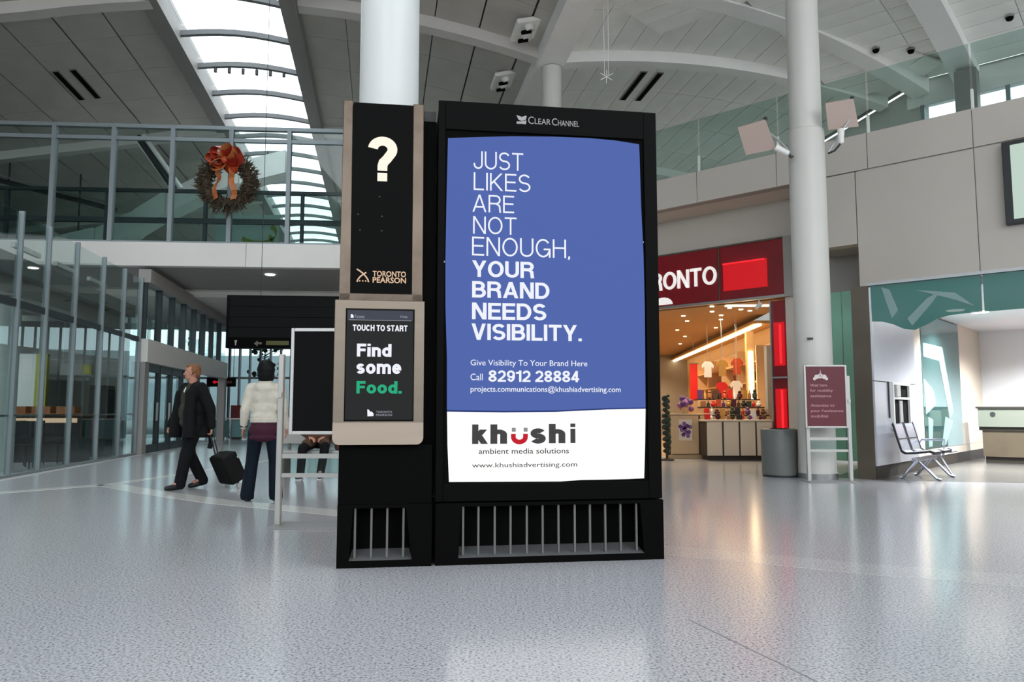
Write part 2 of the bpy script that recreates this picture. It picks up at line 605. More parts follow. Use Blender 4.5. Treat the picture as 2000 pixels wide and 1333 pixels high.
# ------------------------------------------------------------------ a grotesque alphabet drawn as strokes
def glyph(ch, t):
    """Width and strokes of a letter (cap height 1, stroke t): lists of centre-line points."""
    h = t / 2

    def arc(cx, cy, rx, ry, a0, a1, n_=14):
        return [(cx + rx * math.cos(math.radians(a0 + (a1 - a0) * i / n_)), cy + ry * math.sin(math.radians(a0 + (a1 - a0) * i / n_))) for i in range(n_ + 1)]
    Y0, Y1, xh = h, 1 - h, 0.735
    Wd = {'J': .53, 'U': .70, 'S': .66, 'T': .66, 'L': .56, 'I': t, 'K': .70, 'E': .62, 'A': .78, 'R': .70, 'N': .70, 'O': .80, 'G': .78, 'H': .70, 'Y': .72, 'B': .68, 'D': .72, 'V': .72, 'C': .76, 'F': .58,
          '?': .60, ',': t, '.': t, ' ': .28, '1': .40}.get(ch, .60)
    lowW = {'k': .58, 'h': .57, 'u': .57, 's': .54, 'i': t, 'n': .57, 'd': .60, 'o': .62, 'm': .92, 'e': .59}
    if ch in lowW:
        Wd = lowW[ch]
    X0, X1 = h, Wd - h
    M, R = Wd / 2, (Wd - t) / 2
    S = []

    def ess(top):
        ym = top * 0.50
        ru, rl = (top - h - ym) / 2, (ym - h) / 2
        return arc(M, ym + ru, R * 0.95, ru, 25, 270, 16) + arc(M, h + rl, R, rl, 90, -155, 16)[1:]

    def oval(cy, rx, ry):
        return arc(M, cy, rx, ry, 0, 360, 28)
    if ch == 'J':
        r = R
        S = [[(X1, 1), (X1, Y0 + r)] + arc(M, Y0 + r, r, r, 0, -180)[1:] + [(X0, Y0 + r + 0.06)]]
    elif ch == 'U':
        S = [[(X0, 1), (X0, Y0 + R)] + arc(M, Y0 + R, R, R, 180, 360)[1:] + [(X1, 1)]]
    elif ch == 'S':
        S = [ess(1)]
    elif ch == 's':
        S = [ess(xh)]
    elif ch == 'T':
        S = [[(0, Y1), (Wd, Y1)], [(M, Y1), (M, 0)]]
    elif ch == 'L':
        S = [[(X0, 1), (X0, 0)], [(X0, Y0), (Wd, Y0)]]
    elif ch == 'I':
        S = [[(X0, 1), (X0, 0)]]
    elif ch in 'EF':
        S = [[(X0, 1), (X0, 0)], [(X0, Y1), (Wd, Y1)], [(X0, 0.52), (Wd - 0.04, 0.52)]]
        if ch == 'E':
            S.append([(X0, Y0), (Wd, Y0)])
    elif ch == 'H':
        S = [[(X0, 1), (X0, 0)], [(X1, 1), (X1, 0)], [(X0, 0.53), (X1, 0.53)]]
    elif ch == 'K':
        S = [[(X0, 1), (X0, 0)], [(X1 - 0.03, 1), (X0, 0.36)], [(X0 + 0.16, 0.55), (X1, 0)]]
    elif ch == 'k':
        S = [[(X0, 1), (X0, 0)], [(X1 - 0.04, xh), (X0, 0.24)], [(X0 + 0.14, 0.42), (X1, 0)]]
    elif ch == 'A':
        S = [[(X0 * 1.1, 0), (M, 1)], [(Wd - X0 * 1.1, 0), (M, 1)], [(0.22 * Wd, 0.29), (0.78 * Wd, 0.29)]]
    elif ch == 'V':
        S = [[(X0 * 1.1, 1), (M, 0)], [(Wd - X0 * 1.1, 1), (M, 0)]]
    elif ch == 'Y':
        S = [[(X0 * 1.1, 1), (M, 0.40)], [(Wd - X0 * 1.1, 1), (M, 0.40)], [(M, 0.44), (M, 0)]]
    elif ch == 'N':
        S = [[(X0, 1), (X0, 0)], [(X1, 1), (X1, 0)], [(X0 + h * 0.2, 1), (X1 - h * 0.2, 0)]]
    elif ch == 'O':
        S = [oval(0.5, R, 0.5 - h)]
    elif ch == 'o':
        S = [oval(xh / 2, R, xh / 2 - h)]
    elif ch in 'GC':
        S = [arc(M, 0.5, R, 0.5 - h, 38, 322 if ch == 'C' else 340, 24)]
        if ch == 'G':
            S += [[(M + 0.03, 0.44), (Wd, 0.44)], [(X1, 0.46), (X1, 0.0)]]
    elif ch == 'D':
        S = [[(X0, 1), (X0, 0)], [(X0, Y1), (M * 0.9, Y1)] + arc(M * 0.9, 0.5, X1 - M * 0.9, 0.5 - h, 90, -90, 18)[1:] + [(X0, Y0)]]
    elif ch in 'BR':
        ym = 0.51
        ru = (Y1 - ym) / 2
        xr = X1 - (0.05 if ch == 'B' else 0.02)
        c = xr - ru * 1.0
        S = [[(X0, 1), (X0, 0)], [(X0, Y1), (c, Y1)] + arc(c, ym + ru, xr - c, ru, 90, -90)[1:] + [(X0, ym)]]
        if ch == 'B':
            rl = (ym - Y0) / 2
            c = X1 - rl
            S.append([(X0, ym), (c, ym)] + arc(c, Y0 + rl, X1 - c, rl, 90, -90)[1:] + [(X0, Y0)])
        else:
            S.append([(M, ym), (M + 0.10, ym - 0.01), (X1 - 0.04, ym - 0.13), (X1 - 0.02, 0.2), (X1, 0)])
    elif ch == '?':
        S = [arc(M, Y1 - R * 0.92, R, R * 0.92, 175, -25, 16) + [(M + R * 0.45, 0.50), (M + 0.02, 0.42), (M, 0.34), (M, 0.235)], [(M, t * 0.92), (M, 0)]]
    elif ch == '.':
        S = [[(X0, t), (X0, 0)]]
    elif ch == ',':
        S = [[(X0, t * 1.1), (X0, 0.0), (X0 - t * 0.3, -t * 0.9)]]
    elif ch == '1':
        S = [[(X1, 1), (X1, 0)], [(0, 0.77), (X1 * 0.7, 0.80), (X1, 1 - h)]]
    elif ch == '2':
        r = 0.5 - h
        S = [arc(M, Y1 - 0.26, R, 0.26, 165, -25, 12) + [(M + R * 0.4, 0.40), (X0 + 0.03, Y0 + 0.06), (X0, Y0)], [(0, Y0), (Wd, Y0)]]
    elif ch == '4':
        S = [[(X1 - 0.10, 1), (X1 - 0.10, 0)], [(X1 - 0.10, 0.96), (X0, 0.28)], [(0, 0.26), (Wd, 0.26)]]
    elif ch == '8':
        S = [oval(0.745, R * 0.88, 0.255 - h), oval(0.265, R, 0.265 - h)]
    elif ch == '9':
        S = [oval(0.66, R, 0.34 - h), arc(M, 0.5, R, 0.5 - h, 5, -150, 14)]
    elif ch in 'hn':
        S = [[(X0, 1 if ch == 'h' else xh), (X0, 0)], [(X0, xh - h - R * 0.85)] + arc(M, xh - h - R * 0.85, R, R * 0.85, 180, 0)[1:] + [(X1, 0)]]
    elif ch == 'm':
        r = (X1 - X0) / 4
        S = [[(X0, xh), (X0, 0)]]
        for c in (X0 + r, X0 + 3 * r):
            S.append([(c - r, xh - h - r)] + arc(c, xh - h - r, r, r, 180, 0)[1:] + [(c + r, 0)])
    elif ch == 'u':
        S = [[(X0, xh), (X0, Y0 + R)] + arc(M, Y0 + R, R, R, 180, 360)[1:] + [(X1, xh)], [(X1, xh), (X1, 0)]]
    elif ch == 'i':
        S = [[(X0, xh), (X0, 0)], [(X0, 1), (X0, 1 - t * 0.75)]]
    elif ch == 'd':
        S = [oval(xh / 2, R, xh / 2 - h), [(X1, 1), (X1, 0)]]
    elif ch == 'e':
        S = [[(X0 + 0.02, xh / 2), (X1, xh / 2)] + arc(M, xh / 2, R, xh / 2 - h, 0, 325, 24)[1:]]
    return Wd, S


def strokes(s, parent, m, x0, x1, z0, z1, y, t, depth=0.002, name='letter'):
    """Words in the stroke alphabet, each letter its own part, fitted into a box on the parent's front (x right, z up, facing -y)."""
    quads, owner, cx = [], [], 0.0
    for ci, ch in enumerate(s):
        w_, S = glyph(ch, t)
        for line in S:
            pts = [Vector((cx + p_[0], p_[1])) for p_ in line]
            pts = [p_ for i, p_ in enumerate(pts) if i == 0 or (p_ - pts[i - 1]).length > 1e-5]
            closed = (pts[0] - pts[-1]).length < 1e-4
            n_ = len(pts)
            L_, R_ = [], []
            for i in range(n_):
                da = (pts[i] - pts[i - 1]) if i > 0 else (pts[0] - pts[-2] if closed else pts[1] - pts[0])
                db = (pts[i + 1] - pts[i]) if i < n_ - 1 else (pts[1] - pts[0] if closed else pts[-1] - pts[-2])
                da, db = da.normalized(), db.normalized()
                nn = Vector((-da.y - db.y, da.x + db.x))
                nn = nn.normalized() if nn.length > 1e-6 else Vector((-da.y, da.x))
                k_ = min(1.6, 1 / max(0.3, nn.dot(Vector((-da.y, da.x)))))
                off = nn * t / 2 * k_
                if not closed and i in (0, n_ - 1) and abs(da.y) > 0.45 and abs(da.x) > 1e-3 and n_ <= 4:
                    off = Vector((math.copysign(min(t / 2 / abs(da.y), t * 0.9), off.x), 0))     # diagonals end level
                L_.append(pts[i] + off)
                R_.append(pts[i] - off)
            for i in range(n_ - 1):
                quads.append((L_[i], R_[i], R_[i + 1], L_[i + 1]))
                owner.append(ci)
        cx += w_ + (0.0 if ch == ' ' else (0.075 if t > 0.12 else 0.12))
    xs = [v.x for q in quads for v in q]
    ys_ = [v.y for q in quads for v in q]
    ax, bx, ay, by = min(xs), max(xs), min(ys_), max(ys_)
    for ci in sorted(set(owner)):
        mb = MB()
        for q, w_ in zip(quads, owner):
            if w_ != ci:
                continue
            p_ = [Vector((x0 + (v.x - ax) / (bx - ax) * (x1 - x0), y, z0 + (v.y - ay) / (by - ay) * (z1 - z0))) for v in q]
            mb.prism(p_, (0, -depth, 0))
        mb.build(name, m, parent)


# ================================================================== FLOOR
fl = MB().box(-45, 45, -14, 37, -0.30, 0.0).build('floor', 'floor_stone')
struct(fl)


def strip(pts, w0, w1=None, th=0.003):
    mb = MB()
    pts = [Vector((p[0], p[1], 0)) for p in pts]
    n = len(pts)
    hs = []
    for i in range(n):
        d = (pts[min(i + 1, n - 1)] - pts[max(i - 1, 0)]).normalized()
        w = w0 + ((w1 if w1 is not None else w0) - w0) * i / (n - 1)
        hs.append(Vector((d.y, -d.x, 0)) * w / 2)
    return mb.sweep(pts, hs, [Vector((0, 0, th))] * n)


strip([(-6.17, 11.865), (-5.0, 10.75), (-3.6, 9.62), (-1.884, 8.571), (-0.6, 7.7)], 0.34, 0.38).build('inlay_band', 'floor_band', fl)
strip([(-0.6, 7.7), (0.5, 6.85), (1.2, 6.35), (1.93, 5.95), (2.6, 5.55), (3.4, 5.2), (5.2, 4.4)], 0.38, 0.42, th=0.0015).build('inlay_band', 'floor_band_soft', fl)
strip([(-11.5, 8.1), (-8.6, 9.9), (-7.03, 10.69), (-6.22, 11.80)], 0.26).build('inlay_band', 'floor_band', fl)
strip([(-6.12, 11.95), (-5.893, 13.653), (-5.62, 16.0), (-5.513, 17.2), (-5.2, 24)], 0.22).build('inlay_band', 'floor_band', fl)
strip([(-8.12, 10.5), (-8.30, 12.65), (-9.9, 22.0), (-10.9, 28)], 0.16).build('inlay_band', 'floor_band', fl)
strip([(0.95, 4.25), (1.22, 3.443), (1.6, 2.2)], 0.009, th=0.0012).build('joint', 'joint', fl)
strip([(-9, 4.2), (-3, 5.0), (-1.5, 5.2)], 0.008, th=0.0012).build('joint', 'joint', fl)
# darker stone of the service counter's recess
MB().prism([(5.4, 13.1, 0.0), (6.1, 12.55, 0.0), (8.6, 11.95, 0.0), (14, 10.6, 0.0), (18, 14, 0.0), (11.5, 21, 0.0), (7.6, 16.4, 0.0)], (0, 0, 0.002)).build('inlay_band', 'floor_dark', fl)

# ground outdoors
g = MB().box(-150, 150, 37, 220, -0.4, -0.1).build('floor', 'asphalt')
struct(g)


# ================================================================== ROOF
def z_left(b):
    if b < -13:
        return 10.658 + 0.19 * (b + 13)
    return 11.40 - 1.01 * ((b + 7) / 7) ** 2


def z_right(b):
    return 10.39 + 0.155 * b - 0.021 * b * b


def slope_left(b):
    if b < -13:
        return 0.19
    return -1.01 * 2 * (b + 7) / 49


def slope_right(b):
    return 0.155 - 0.042 * b


FOOT = Vector((11.28, 20.45, 0))


def zw(s):
    return 9.85 + 0.19 * s - 0.0141 * s * s


def ws(w, s, z=0.0):
    return FOOT + W * w - N * s + Z * z


# roof slab above everything, in strips that leave the skylight open
roof = MB()
SK0, SK1 = -10.0, -7.1
for b0, b1, a0, a1 in ((-48, SK0 - 0.42, -34, 36), (SK1 + 0.42, 1.0, -34, 36), (1.0, 6.5, -9, 36)):  # last strip stops short: unseen gap behind the viewer, added to brighten the floor
    roof.obox(ab(a0, b0, 12.3), A * (a1 - a0), B * (b1 - b0), Z * 0.3)
roof.prism([ab(36, 6.5, 12.3), ab(36, 10.35, 12.3), ws(-0.1, -0.15, 12.3), ws(26, -0.15, 12.3), Vector((32, -14, 12.3)), ab(-34, 6.5, 12.3)], Z * 0.3)
rf = struct(roof.build('ceiling', 'roof_back'))
sh = MB()
sh.obox(ab(-34, SK0 - 0.42, 11.3), A * 82, B * 0.06, Z * 1.3)
sh.obox(ab(-34, SK1 + 0.36, 11.3), A * 82, B * 0.06, Z * 1.3)
sh.build('skylight_curb', 'rib_grey', rf)


def panel_mesh(la, lb, m):
    me = MB().box(-la / 2, la / 2, -lb / 2, lb / 2, 0, 0.05).mesh('panel')
    me.materials.append(MATS[m])
    return me


def place_panel(me, parent, o, ea, eb, name='panel'):
    """Panel with its long side along ea and its short side along eb, hung at o."""
    ea = Vector(ea).normalized()
    up = ea.cross(Vector(eb)).normalized()
    if up.z < 0:
        up = -up
    eb2 = up.cross(ea)
    mt = Matrix((ea, eb2, up)).transposed().to_4x4()
    mt.translation = o
    c = bpy.data.objects.new(name, me)
    c.matrix_world = mt
    C.objects.link(c)
    c.parent = parent
    return c


# ribs
def rib(pts, half, up, m, parent, name='rib'):
    return MB().sweep(pts, [half] * len(pts), [up] * len(pts)).build(name, m, parent)


# backing sheets that close the joints


def sheet(prof, b0, b1, a0, a1, lift, nseg=24):
    mb = MB()
    vs, fs = [], []
    for i in range(nseg + 1):
        b = b0 + (b1 - b0) * i / nseg
        vs += [ab(a0(b) if callable(a0) else a0, b, prof(b) + lift), ab(a1, b, prof(b) + lift)]
    for i in range(nseg):
        fs.append((2 * i, 2 * i + 1, 2 * i + 3, 2 * i + 2))
    return mb.add(vs, fs)


vl = struct(sheet(z_left, -24, SK0 - 0.3, -32, 36, 0.42, 10).build('ceiling', 'roof_back'))
sheet(z_left, SK1 + 0.3, 0, -32, 36, 0.42, 16).build('backing', 'roof_back', vl)
LA, LB = 2.03, 1.17
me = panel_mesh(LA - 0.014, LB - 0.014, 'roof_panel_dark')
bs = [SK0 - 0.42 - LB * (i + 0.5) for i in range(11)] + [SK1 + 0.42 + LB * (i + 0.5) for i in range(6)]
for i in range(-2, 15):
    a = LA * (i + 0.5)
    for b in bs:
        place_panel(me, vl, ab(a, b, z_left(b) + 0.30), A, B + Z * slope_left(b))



def a2_line(b):
    return -4.0 + 0.27 * b


vr = struct(sheet(z_right, 0, 10.2, a2_line, 36, 0.42, 16).build('ceiling', 'roof_back'))
RA, RB = 2.4, 0.60
me = panel_mesh(RA - 0.016, RB - 0.014, 'roof_panel')
for i in range(-2, 9):
    a = RA * (i + 0.5)
    for k in range(17):
        b = 0.35 + RB * (k + 0.5)
        if b > 10.1 or a < a2_line(b) - 0.6:
            continue
        place_panel(me, vr, ab(a, b, z_right(b) + 0.30), A, B + Z * slope_right(b))

mb = MB()
vs, fs = [], []
for i in range(17):
    s = 14 * i / 16
    w0 = -0.43 * s
    vs += [ws(w0, s, zw(s) + 0.42), ws(24, s, zw(s) + 0.42)]
for i in range(16):
    fs.append((2 * i, 2 * i + 1, 2 * i + 3, 2 * i + 2))
vw = struct(mb.add(vs, fs).build('ceiling', 'roof_back'))
me = panel_mesh(RA - 0.016, RB - 0.014, 'roof_panel')
for k in range(20):
    s = 0.1 + RB * (k + 0.5)
    for i in range(-4, 6):
        w = RA * (i + 0.5) + 0.2
        if w < -0.43 * s - 0.9 or (s > 11.8):
            continue
        place_panel(me, vw, ws(w, s, zw(s) + 0.30), W, -N + Z * (0.19 - 0.0282 * s))

# overhead field between the bays and the camera



for a in (0.0, 9.2, 18.4, 27.6, -9.2):
    for b0, b1 in ((-23, SK0 - 0.2), (SK1 + 0.2, -0.3)):
        k = 14
        pts = [ab(a, b0 + (b1 - b0) * i / k, z_left(b0 + (b1 - b0) * i / k)) for i in range(k + 1)]
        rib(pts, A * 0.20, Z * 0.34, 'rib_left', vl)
for a, b_end in ((0.0, 9.9), (9.2, 9.9)):
    pts = [ab(a, 0.3 + (b_end - 0.3) * i / 16, z_right(0.3 + (b_end - 0.3) * i / 16)) for i in range(17)]
    rib(pts, A * 0.20, Z * 0.34, 'rib_white', vr)
# the rib where the two roofs meet
pts = [ab(a2_line(10.14 * i / 18), 10.14 * i / 18, z_right(10.14 * i / 18) - 0.04 + 0.12 * math.sin(math.pi * i / 18)) for i in range(19)]
rib(pts, (A * 0.96 + B * -0.2) * 0.26, Z * 0.46, 'rib_white', vr)
for w in (1.1, 9.0):
    pts = [ws(w, 12.0 * i / 16, zw(12.0 * i / 16)) for i in range(17)]
    rib(pts, W * 0.30, Z * 0.34, 'rib_white', vw)
# long beams along the bays
rib([ab(-20, -0.05, 10.36), ab(30, -0.05, 10.36)], B * 0.36, Z * 0.5, 'rib_white', vr, 'beam')
rib([ab(-30, SK0 - 0.22, z_left(SK0) - 0.02), ab(40, SK0 - 0.22, z_left(SK0) - 0.02)], B * 0.22, Z * 0.6, 'rib_grey', vl, 'beam')
rib([ab(-30, SK1 + 0.22, z_left(SK1) - 0.02), ab(40, SK1 + 0.22, z_left(SK1) - 0.02)], B * 0.22, Z * 0.6, 'rib_grey', vl, 'beam')

# skylight
w1 = bpy.data.objects.new('window_1', None)
C.objects.link(w1)
struct(w1)
for i in range(-3, 18):
    a = 2.03 * i
    k = 6
    pts = [ab(a, SK0 + (SK1 - SK0) * j / k, z_left(SK0) + 0.20 + 0.14 * math.sin(math.pi * j / k)) for j in range(k + 1)]
    rib(pts, A * 0.07, Z * 0.14, 'bar_grey', w1, 'skylight_bar')
    MB().obox(ab(a + 0.08, SK0, z_left(SK0) + 0.52), A * 1.87, B * (SK1 - SK0), Z * 0.02).build('pane', 'glass_sky', w1)
for j in range(6):
    p = ab(2 * 2.03, SK0 + 0.5 + j * 0.4, z_left(SK0) + 0.28)
    MB().tube([p, p - Z * 0.16], 0.05, 8).build('spotlight', 'rail_dark', w1)

# clerestory over the shop side
cl = MB()
cl.obox(ws(-0.4, -0.1, 9.50), W * 24, N * 0.2, Z * 0.75)
cl.obox(ab(-1.2, 10.2, 8.5), A * 40, B * 0.2, Z * 1.65)
cw = struct(cl.build('wall_clerestory', 'wall_white'))
w2 = struct(bpy.data.objects.new('window_2', None))
C.objects.link(w2)
for i in range(14):
    p = ws(0.0 + i * 1.0, 0.0, 5.0)
    MB().obox(p - W * 0.05, W * 0.1, N * 0.12, Z * 4.5).build('mullion', 'mullion', w2)
    MB().obox(p + W * 0.05 + N * 0.05, W * 0.9, N * 0.015, Z * 4.5).build('pane', 'glass_sky', w2)
MB().obox(ws(-0.2, 0.0, 8.25), W * 14.2, N * 0.12, Z * 0.12).build('rail', 'mullion', w2)
for p in (ws(0.95, 0.35, 0),):
    MB().obox(p + Z * 6.0, W * 0.5, -N * 0.4, Z * 3.9).build('pier', 'rib_grey', cw)
for i in range(20):
    p = ab(0.3 + i * 1.5, 10.2, 5.0)
    MB().obox(p - A * 0.05, A * 0.1, B * 0.12, Z * 4.2).build('mullion', 'mullion', w2)
    MB().obox(p + A * 0.05 + B * 0.05, A * 1.4, B * 0.015, Z * 4.2).build('pane', 'glass_far', w2)


# ================================================================== COLUMNS
def column(label, x, y, prof, m):
    t = thing('round_column', label, 'column', (x, y, 0))
    t['kind'] = 'thing'
    MB().lathe(prof, seg=40).build('shaft', m, t, smooth=True)
    return t


c1 = column('broad white round column rising behind the black information pylon', -1.116, 6.75, [(0.265, 0), (0.265, 11.0)], 'column_white')
c2 = column('slim white round column under the meeting point of the roof ribs', 1.07, 20.0, [(0.265, 0), (0.265, 10.34)], 'column_grey')
c3 = column('white round column behind the maroon notice stand, with two lamp arms', 5.12, 13.0, [(0.312, 0), (0.312, 0.10), (0.300, 0.12), (0.300, 5.94), (0.294, 5.96), (0.268, 5.98), (0.268, 10.4)], 'column_grey')
MB().lathe([(0.317, 0), (0.317, 0.09)], seg=40).build('base_ring', 'steel', c3, smooth=True)
MB().obox(Vector((-0.20, -0.285, 2.30)), (0.14, 0.01, 0), (0, 0.03, 0), (0, 0, 0.035)).build('plate', 'rail_dark', c3)
column('pale round column standing inside the left glass room', -9.45, 14.3, [(0.22, 0), (0.22, 3.24)], 'interior_pale')


# ================================================================== SHOP SIDE WALL (two storeys)
sw = bpy.data.objects.new('wall_right', None)
C.objects.link(sw)
struct(sw)
JW = [-13.2, -11.6, -9.95, -8.57, -6.65, -4.77, -2.91, -1.0, 0.9, 2.8, 4.7]
PZ = 6.72
for i in range(len(JW) - 1):
    a, b = JW[i] + 0.008, JW[i + 1] - 0.008
    MB().obox(wn(a, 16.0, 5.985), W * (b - a), N * 0.3, Z * (PZ - 5.985)).build('panel', 'wall_cream', sw)
# core behind the panel joints
MB().obox(wn(-13.2, 16.03, 5.98), W * 18, N * 0.24, Z * 0.72).build('core', 'wall_grey', sw)
lowj = [-5.02, -2.91, -1.0, 0.9, 2.8, 4.7]
for i in range(len(lowj) - 1):
    a, b = lowj[i] + 0.008, lowj[i + 1] - 0.008
    MB().obox(wn(a, 16.0, 3.56), W * (b - a), N * 0.3, Z * (5.955 - 3.56)).build('panel', 'wall_cream', sw)
MB().obox(wn(-5.0, 16.03, 3.58), W * 9.7, N * 0.24, Z * 2.42).build('core', 'wall_grey', sw)
MB().obox(wn(-6.0, 16.0, 4.48), W * 0.97, N * 0.3, Z * 1.48).build('panel', 'wall_cream', sw)
# soffit of the gallery and the set-back wall under it
MB().obox(wn(-13.2, 16.25, 5.99), W * 9, N * 9, Z * 0.2).build('soffit', 'wall_cream', sw)
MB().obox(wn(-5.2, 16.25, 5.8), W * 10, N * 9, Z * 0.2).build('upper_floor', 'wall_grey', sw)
SHC = 17.2
MB().obox(wn(-13.2, SHC, 5.06), W * 7.9, N * 0.25, Z * 0.94).build('panel', 'wall_cream', sw)
MB().obox(wn(-7.02, SHC - 0.05, 0), W * 0.30, N * 0.35, Z * 5.06).build('jamb', 'wall_cream', sw)
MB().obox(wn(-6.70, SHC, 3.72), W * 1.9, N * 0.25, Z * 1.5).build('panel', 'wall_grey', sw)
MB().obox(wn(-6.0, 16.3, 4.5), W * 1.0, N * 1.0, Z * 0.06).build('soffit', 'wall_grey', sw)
MB().obox(wn(-5.04, 16.3, 3.6), W * 0.05, N * 1.1, Z * 0.95).build('return', 'wall_grey', sw)
MB().obox(wn(-6.70, SHC, 0.05), W * 0.9, N * 0.12, Z * 3.67).build('panel', 'teal_panel', sw)
MB().obox(wn(-5.78, SHC, 0.05), W * 1.3, N * 0.12, Z * 3.67).build('panel', 'teal_panel', sw)
# long wall on past the booth, out of frame
MB().obox(wn(-4.4, 22.3, 0), W * 14, N * 0.2, Z * 6).build('back_wall', 'wall_grey', sw)
# gallery balustrade
w3 = struct(bpy.data.objects.new('window_3', None))
C.objects.link(w3)
for i in range(len(JW) - 1):
    a, b = JW[i] + 0.02, JW[i + 1] - 0.02
    MB().obox(wn(a, 16.14, PZ - 0.02), W * (b - a), N * 0.02, Z * 1.34).build('pane', 'glass_rail', w3)
    MB().obox(wn(JW[i] - 0.02, 16.11, PZ), W * 0.04, N * 0.08, Z * 0.42).build('clamp', 'plastic_white', w3)

# framed light box on the upper wall
t = thing('wall_light_box', 'lit poster box in a dark steel frame high on the cream wall', 'light box', wn(-2.45, 15.99, 4.42), math.atan2(W.y, W.x))
MB().box(0, 1.9, -0.14, 0, 0, 1.5).build('housing', 'rail_dark', t, bevel=0.01)
MB().box(0.13, 1.82, -0.15, -0.138, 0.08, 1.42).build('lit_panel', 'lightbox', t)

# ================================================================== SHOP
sroom = bpy.data.objects.new('wall_shop', None)
C.objects.link(sroom)
struct(sroom)
# right side wall of the shop, deep ceiling, far wall
p0 = wn(-7.0, SHC + 0.3)
side = Vector((0.06, 0.998, 0))
sidn = Vector((0.998, -0.06, 0))
MB().obox(p0 + sidn * 0.6, side * 24, sidn * 0.2, Z * 3.7).build('side_panel', 'shop_wall', sroom)
MB().obox(p0 + side * 24 - sidn * 14, sidn * 15, side * 0.2, Z * 3.7).build('far_panel', 'shop_wall', sroom)
MB().obox(wn(-14.2, SHC + 0.2), side * 28, sidn * -0.2, Z * 3.7).build('side_panel', 'shop_wall', sroom)
sc = struct(MB().prism([wn(-14.2, SHC + 0.22, 3.72), wn(-6.8, SHC + 0.22, 3.72), p0 + sidn * 0.6 + side * 24 + Z * 3.72, p0 - sidn * 14 + side * 24 + Z * 3.72], (0, 0, 0.1)).build('ceiling', 'shop_ceiling'))
MB().prism([wn(-13.2, SHC + 0.02, 0.0), wn(-7.02, SHC + 0.02, 0.0), p0 + sidn * 0.6 + side * 24, p0 - sidn * 14 + side * 24], (0, 0, 0.004)).build('shop_floor_inlay', 'shop_floor', fl)
for k, (u, v) in enumerate([(1.2, -1.6), (1.5, -1.1), (1.8, -0.75), (2.1, -0.45), (2.2, -1.4), (3.0, -1.0), (3.1, -2.0), (4.0, -0.8), (4.3, -1.7), (6.2, -0.5), (6.8, -1.6), (9, -1.0), (9.5, -2.2), (12, -0.7), (13, -1.8)]):
    p = p0 + side * u + sidn * v
    d = MB().lathe([(0.055, -0.02), (0.055, 0.0)], c=(p.x, p.y, 3.72), seg=12).build('downlight', 'lamp_warm', sc)
# linear lights: one by the entrance, coves along the side wall
MB().obox(p0 + side * 1.0 - sidn * 1.3 + Z * 3.69, sidn * 1.7, side * 0.12, Z * 0.03).build('linear_light', 'lamp_warm', sc)
MB().obox(p0 + side * 3.0 - sidn * 0.05 + Z * 3.42, side * 20, sidn * 0.12, Z * 0.06).build('cove_light', 'lamp_warm', sc)
MB().obox(p0 + side * 3.0 - sidn * 0.15 + Z * 3.48, side * 20, sidn * 0.75, Z * 0.08).build('cove_shelf', 'shop_wall', sc)
for u, v, pw in ((0.7, -1.4, 150), (0.9, -3.2, 150), (3.2, -0.9, 130), (3.6, -2.6, 130), (6.5, -1.0, 150), (7.5, -3.2, 150), (11, -1.2, 170), (12, -4, 170), (16, -1.5, 200), (18, -4, 200)):
    q = p0 + side * u + sidn * v
    lamp('shop_lamp', 'SPOT', (q.x, q.y, 3.68), pw * 0.78, (1.0, 0.74, 0.45), 0.05, spot=140)

# entrance sign
t = thing('shop_sign', 'deep red shop fascia with white capital letters over the entrance', 'sign', wn(-13.0, SHC - 0.12, 3.72), math.atan2(W.y, W.x))
MB().box(0, 4.36, 0, 0.1, 0.06, 1.36).build('panel', 'sign_red', t)
MB().box(4.40, 6.0, 0.02, 0.12, 0.06, 1.36).build('panel', 'sign_red', t)
MB().box(4.38, 4.40, -0.01, 0.1, 0.06, 1.36).build('joint_strip', 'pier_bronze', t)
MB().box(0, 6.0, -0.02, 0.12, 0.0, 0.06).build('bottom_rail', 'steel', t)
MB().box(0, 6.0, -0.02, 0.12, 1.36, 1.40).build('top_rail', 'pier_bronze', t)
MB().box(6.0, 6.26, -0.02, 0.14, 0.0, 1.40).build('end_cap', 'wall_grey', t)
strokes('TORONTO', t, 'letter_white', 1.75, 4.34, 0.47, 0.93, -0.002, 0.155, depth=0.04)
mb = MB()
mb.prism([(2.55, 0, 0.10)] + [(2.83 + 0.28 * math.cos(math.radians(180 - k * 20)), 0, 0.10 + 0.19 * math.sin(math.radians(k * 20))) for k in range(1, 9)] + [(3.11, 0, 0.10)], (0, -0.02, 0))
mb.build('emblem', 'letter_white', t)
MB().box(4.5, 5.55, -0.03, 0.0, 0.92, 0.95).build('light_strip', 'lamp_red_hot', t)
MB().box(4.5, 5.6, 0.0, 0.018, 0.28, 0.95).build('lit_panel', 'lamp_red', t)

# red lit pier
t = thing('lit_entrance_pier', 'glowing red glass pier at the side of the shop entrance', 'pier', wn(-7.36, SHC - 0.06, 0), math.atan2(W.y, W.x))
MB().box(0, 0.33, 0.06, 0.2, 0.1, 3.66).build('core', 'sign_red', t)
MB().box(0.05, 0.29, 0.0, 0.06, 0.62, 1.62).build('light_tube', 'lamp_red', t)
MB().box(0.05, 0.29, 0.0, 0.06, 2.15, 3.15).build('light_tube', 'lamp_red', t)
MB().box(0.18, 0.23, -0.012, 0.0, 0.7, 1.6).build('light_strip', 'lamp_red_hot', t)
MB().box(0.18, 0.23, -0.012, 0.0, 2.2, 3.1).build('light_strip', 'lamp_red_hot', t)
MB().box(-0.02, 0.35, -0.02, 0.06, 1.86, 1.90).build('rail', 'steel', t)
MB().box(-0.03, 0.0, -0.02, 0.2, 0, 3.66).build('edge_trim', 'steel', t)

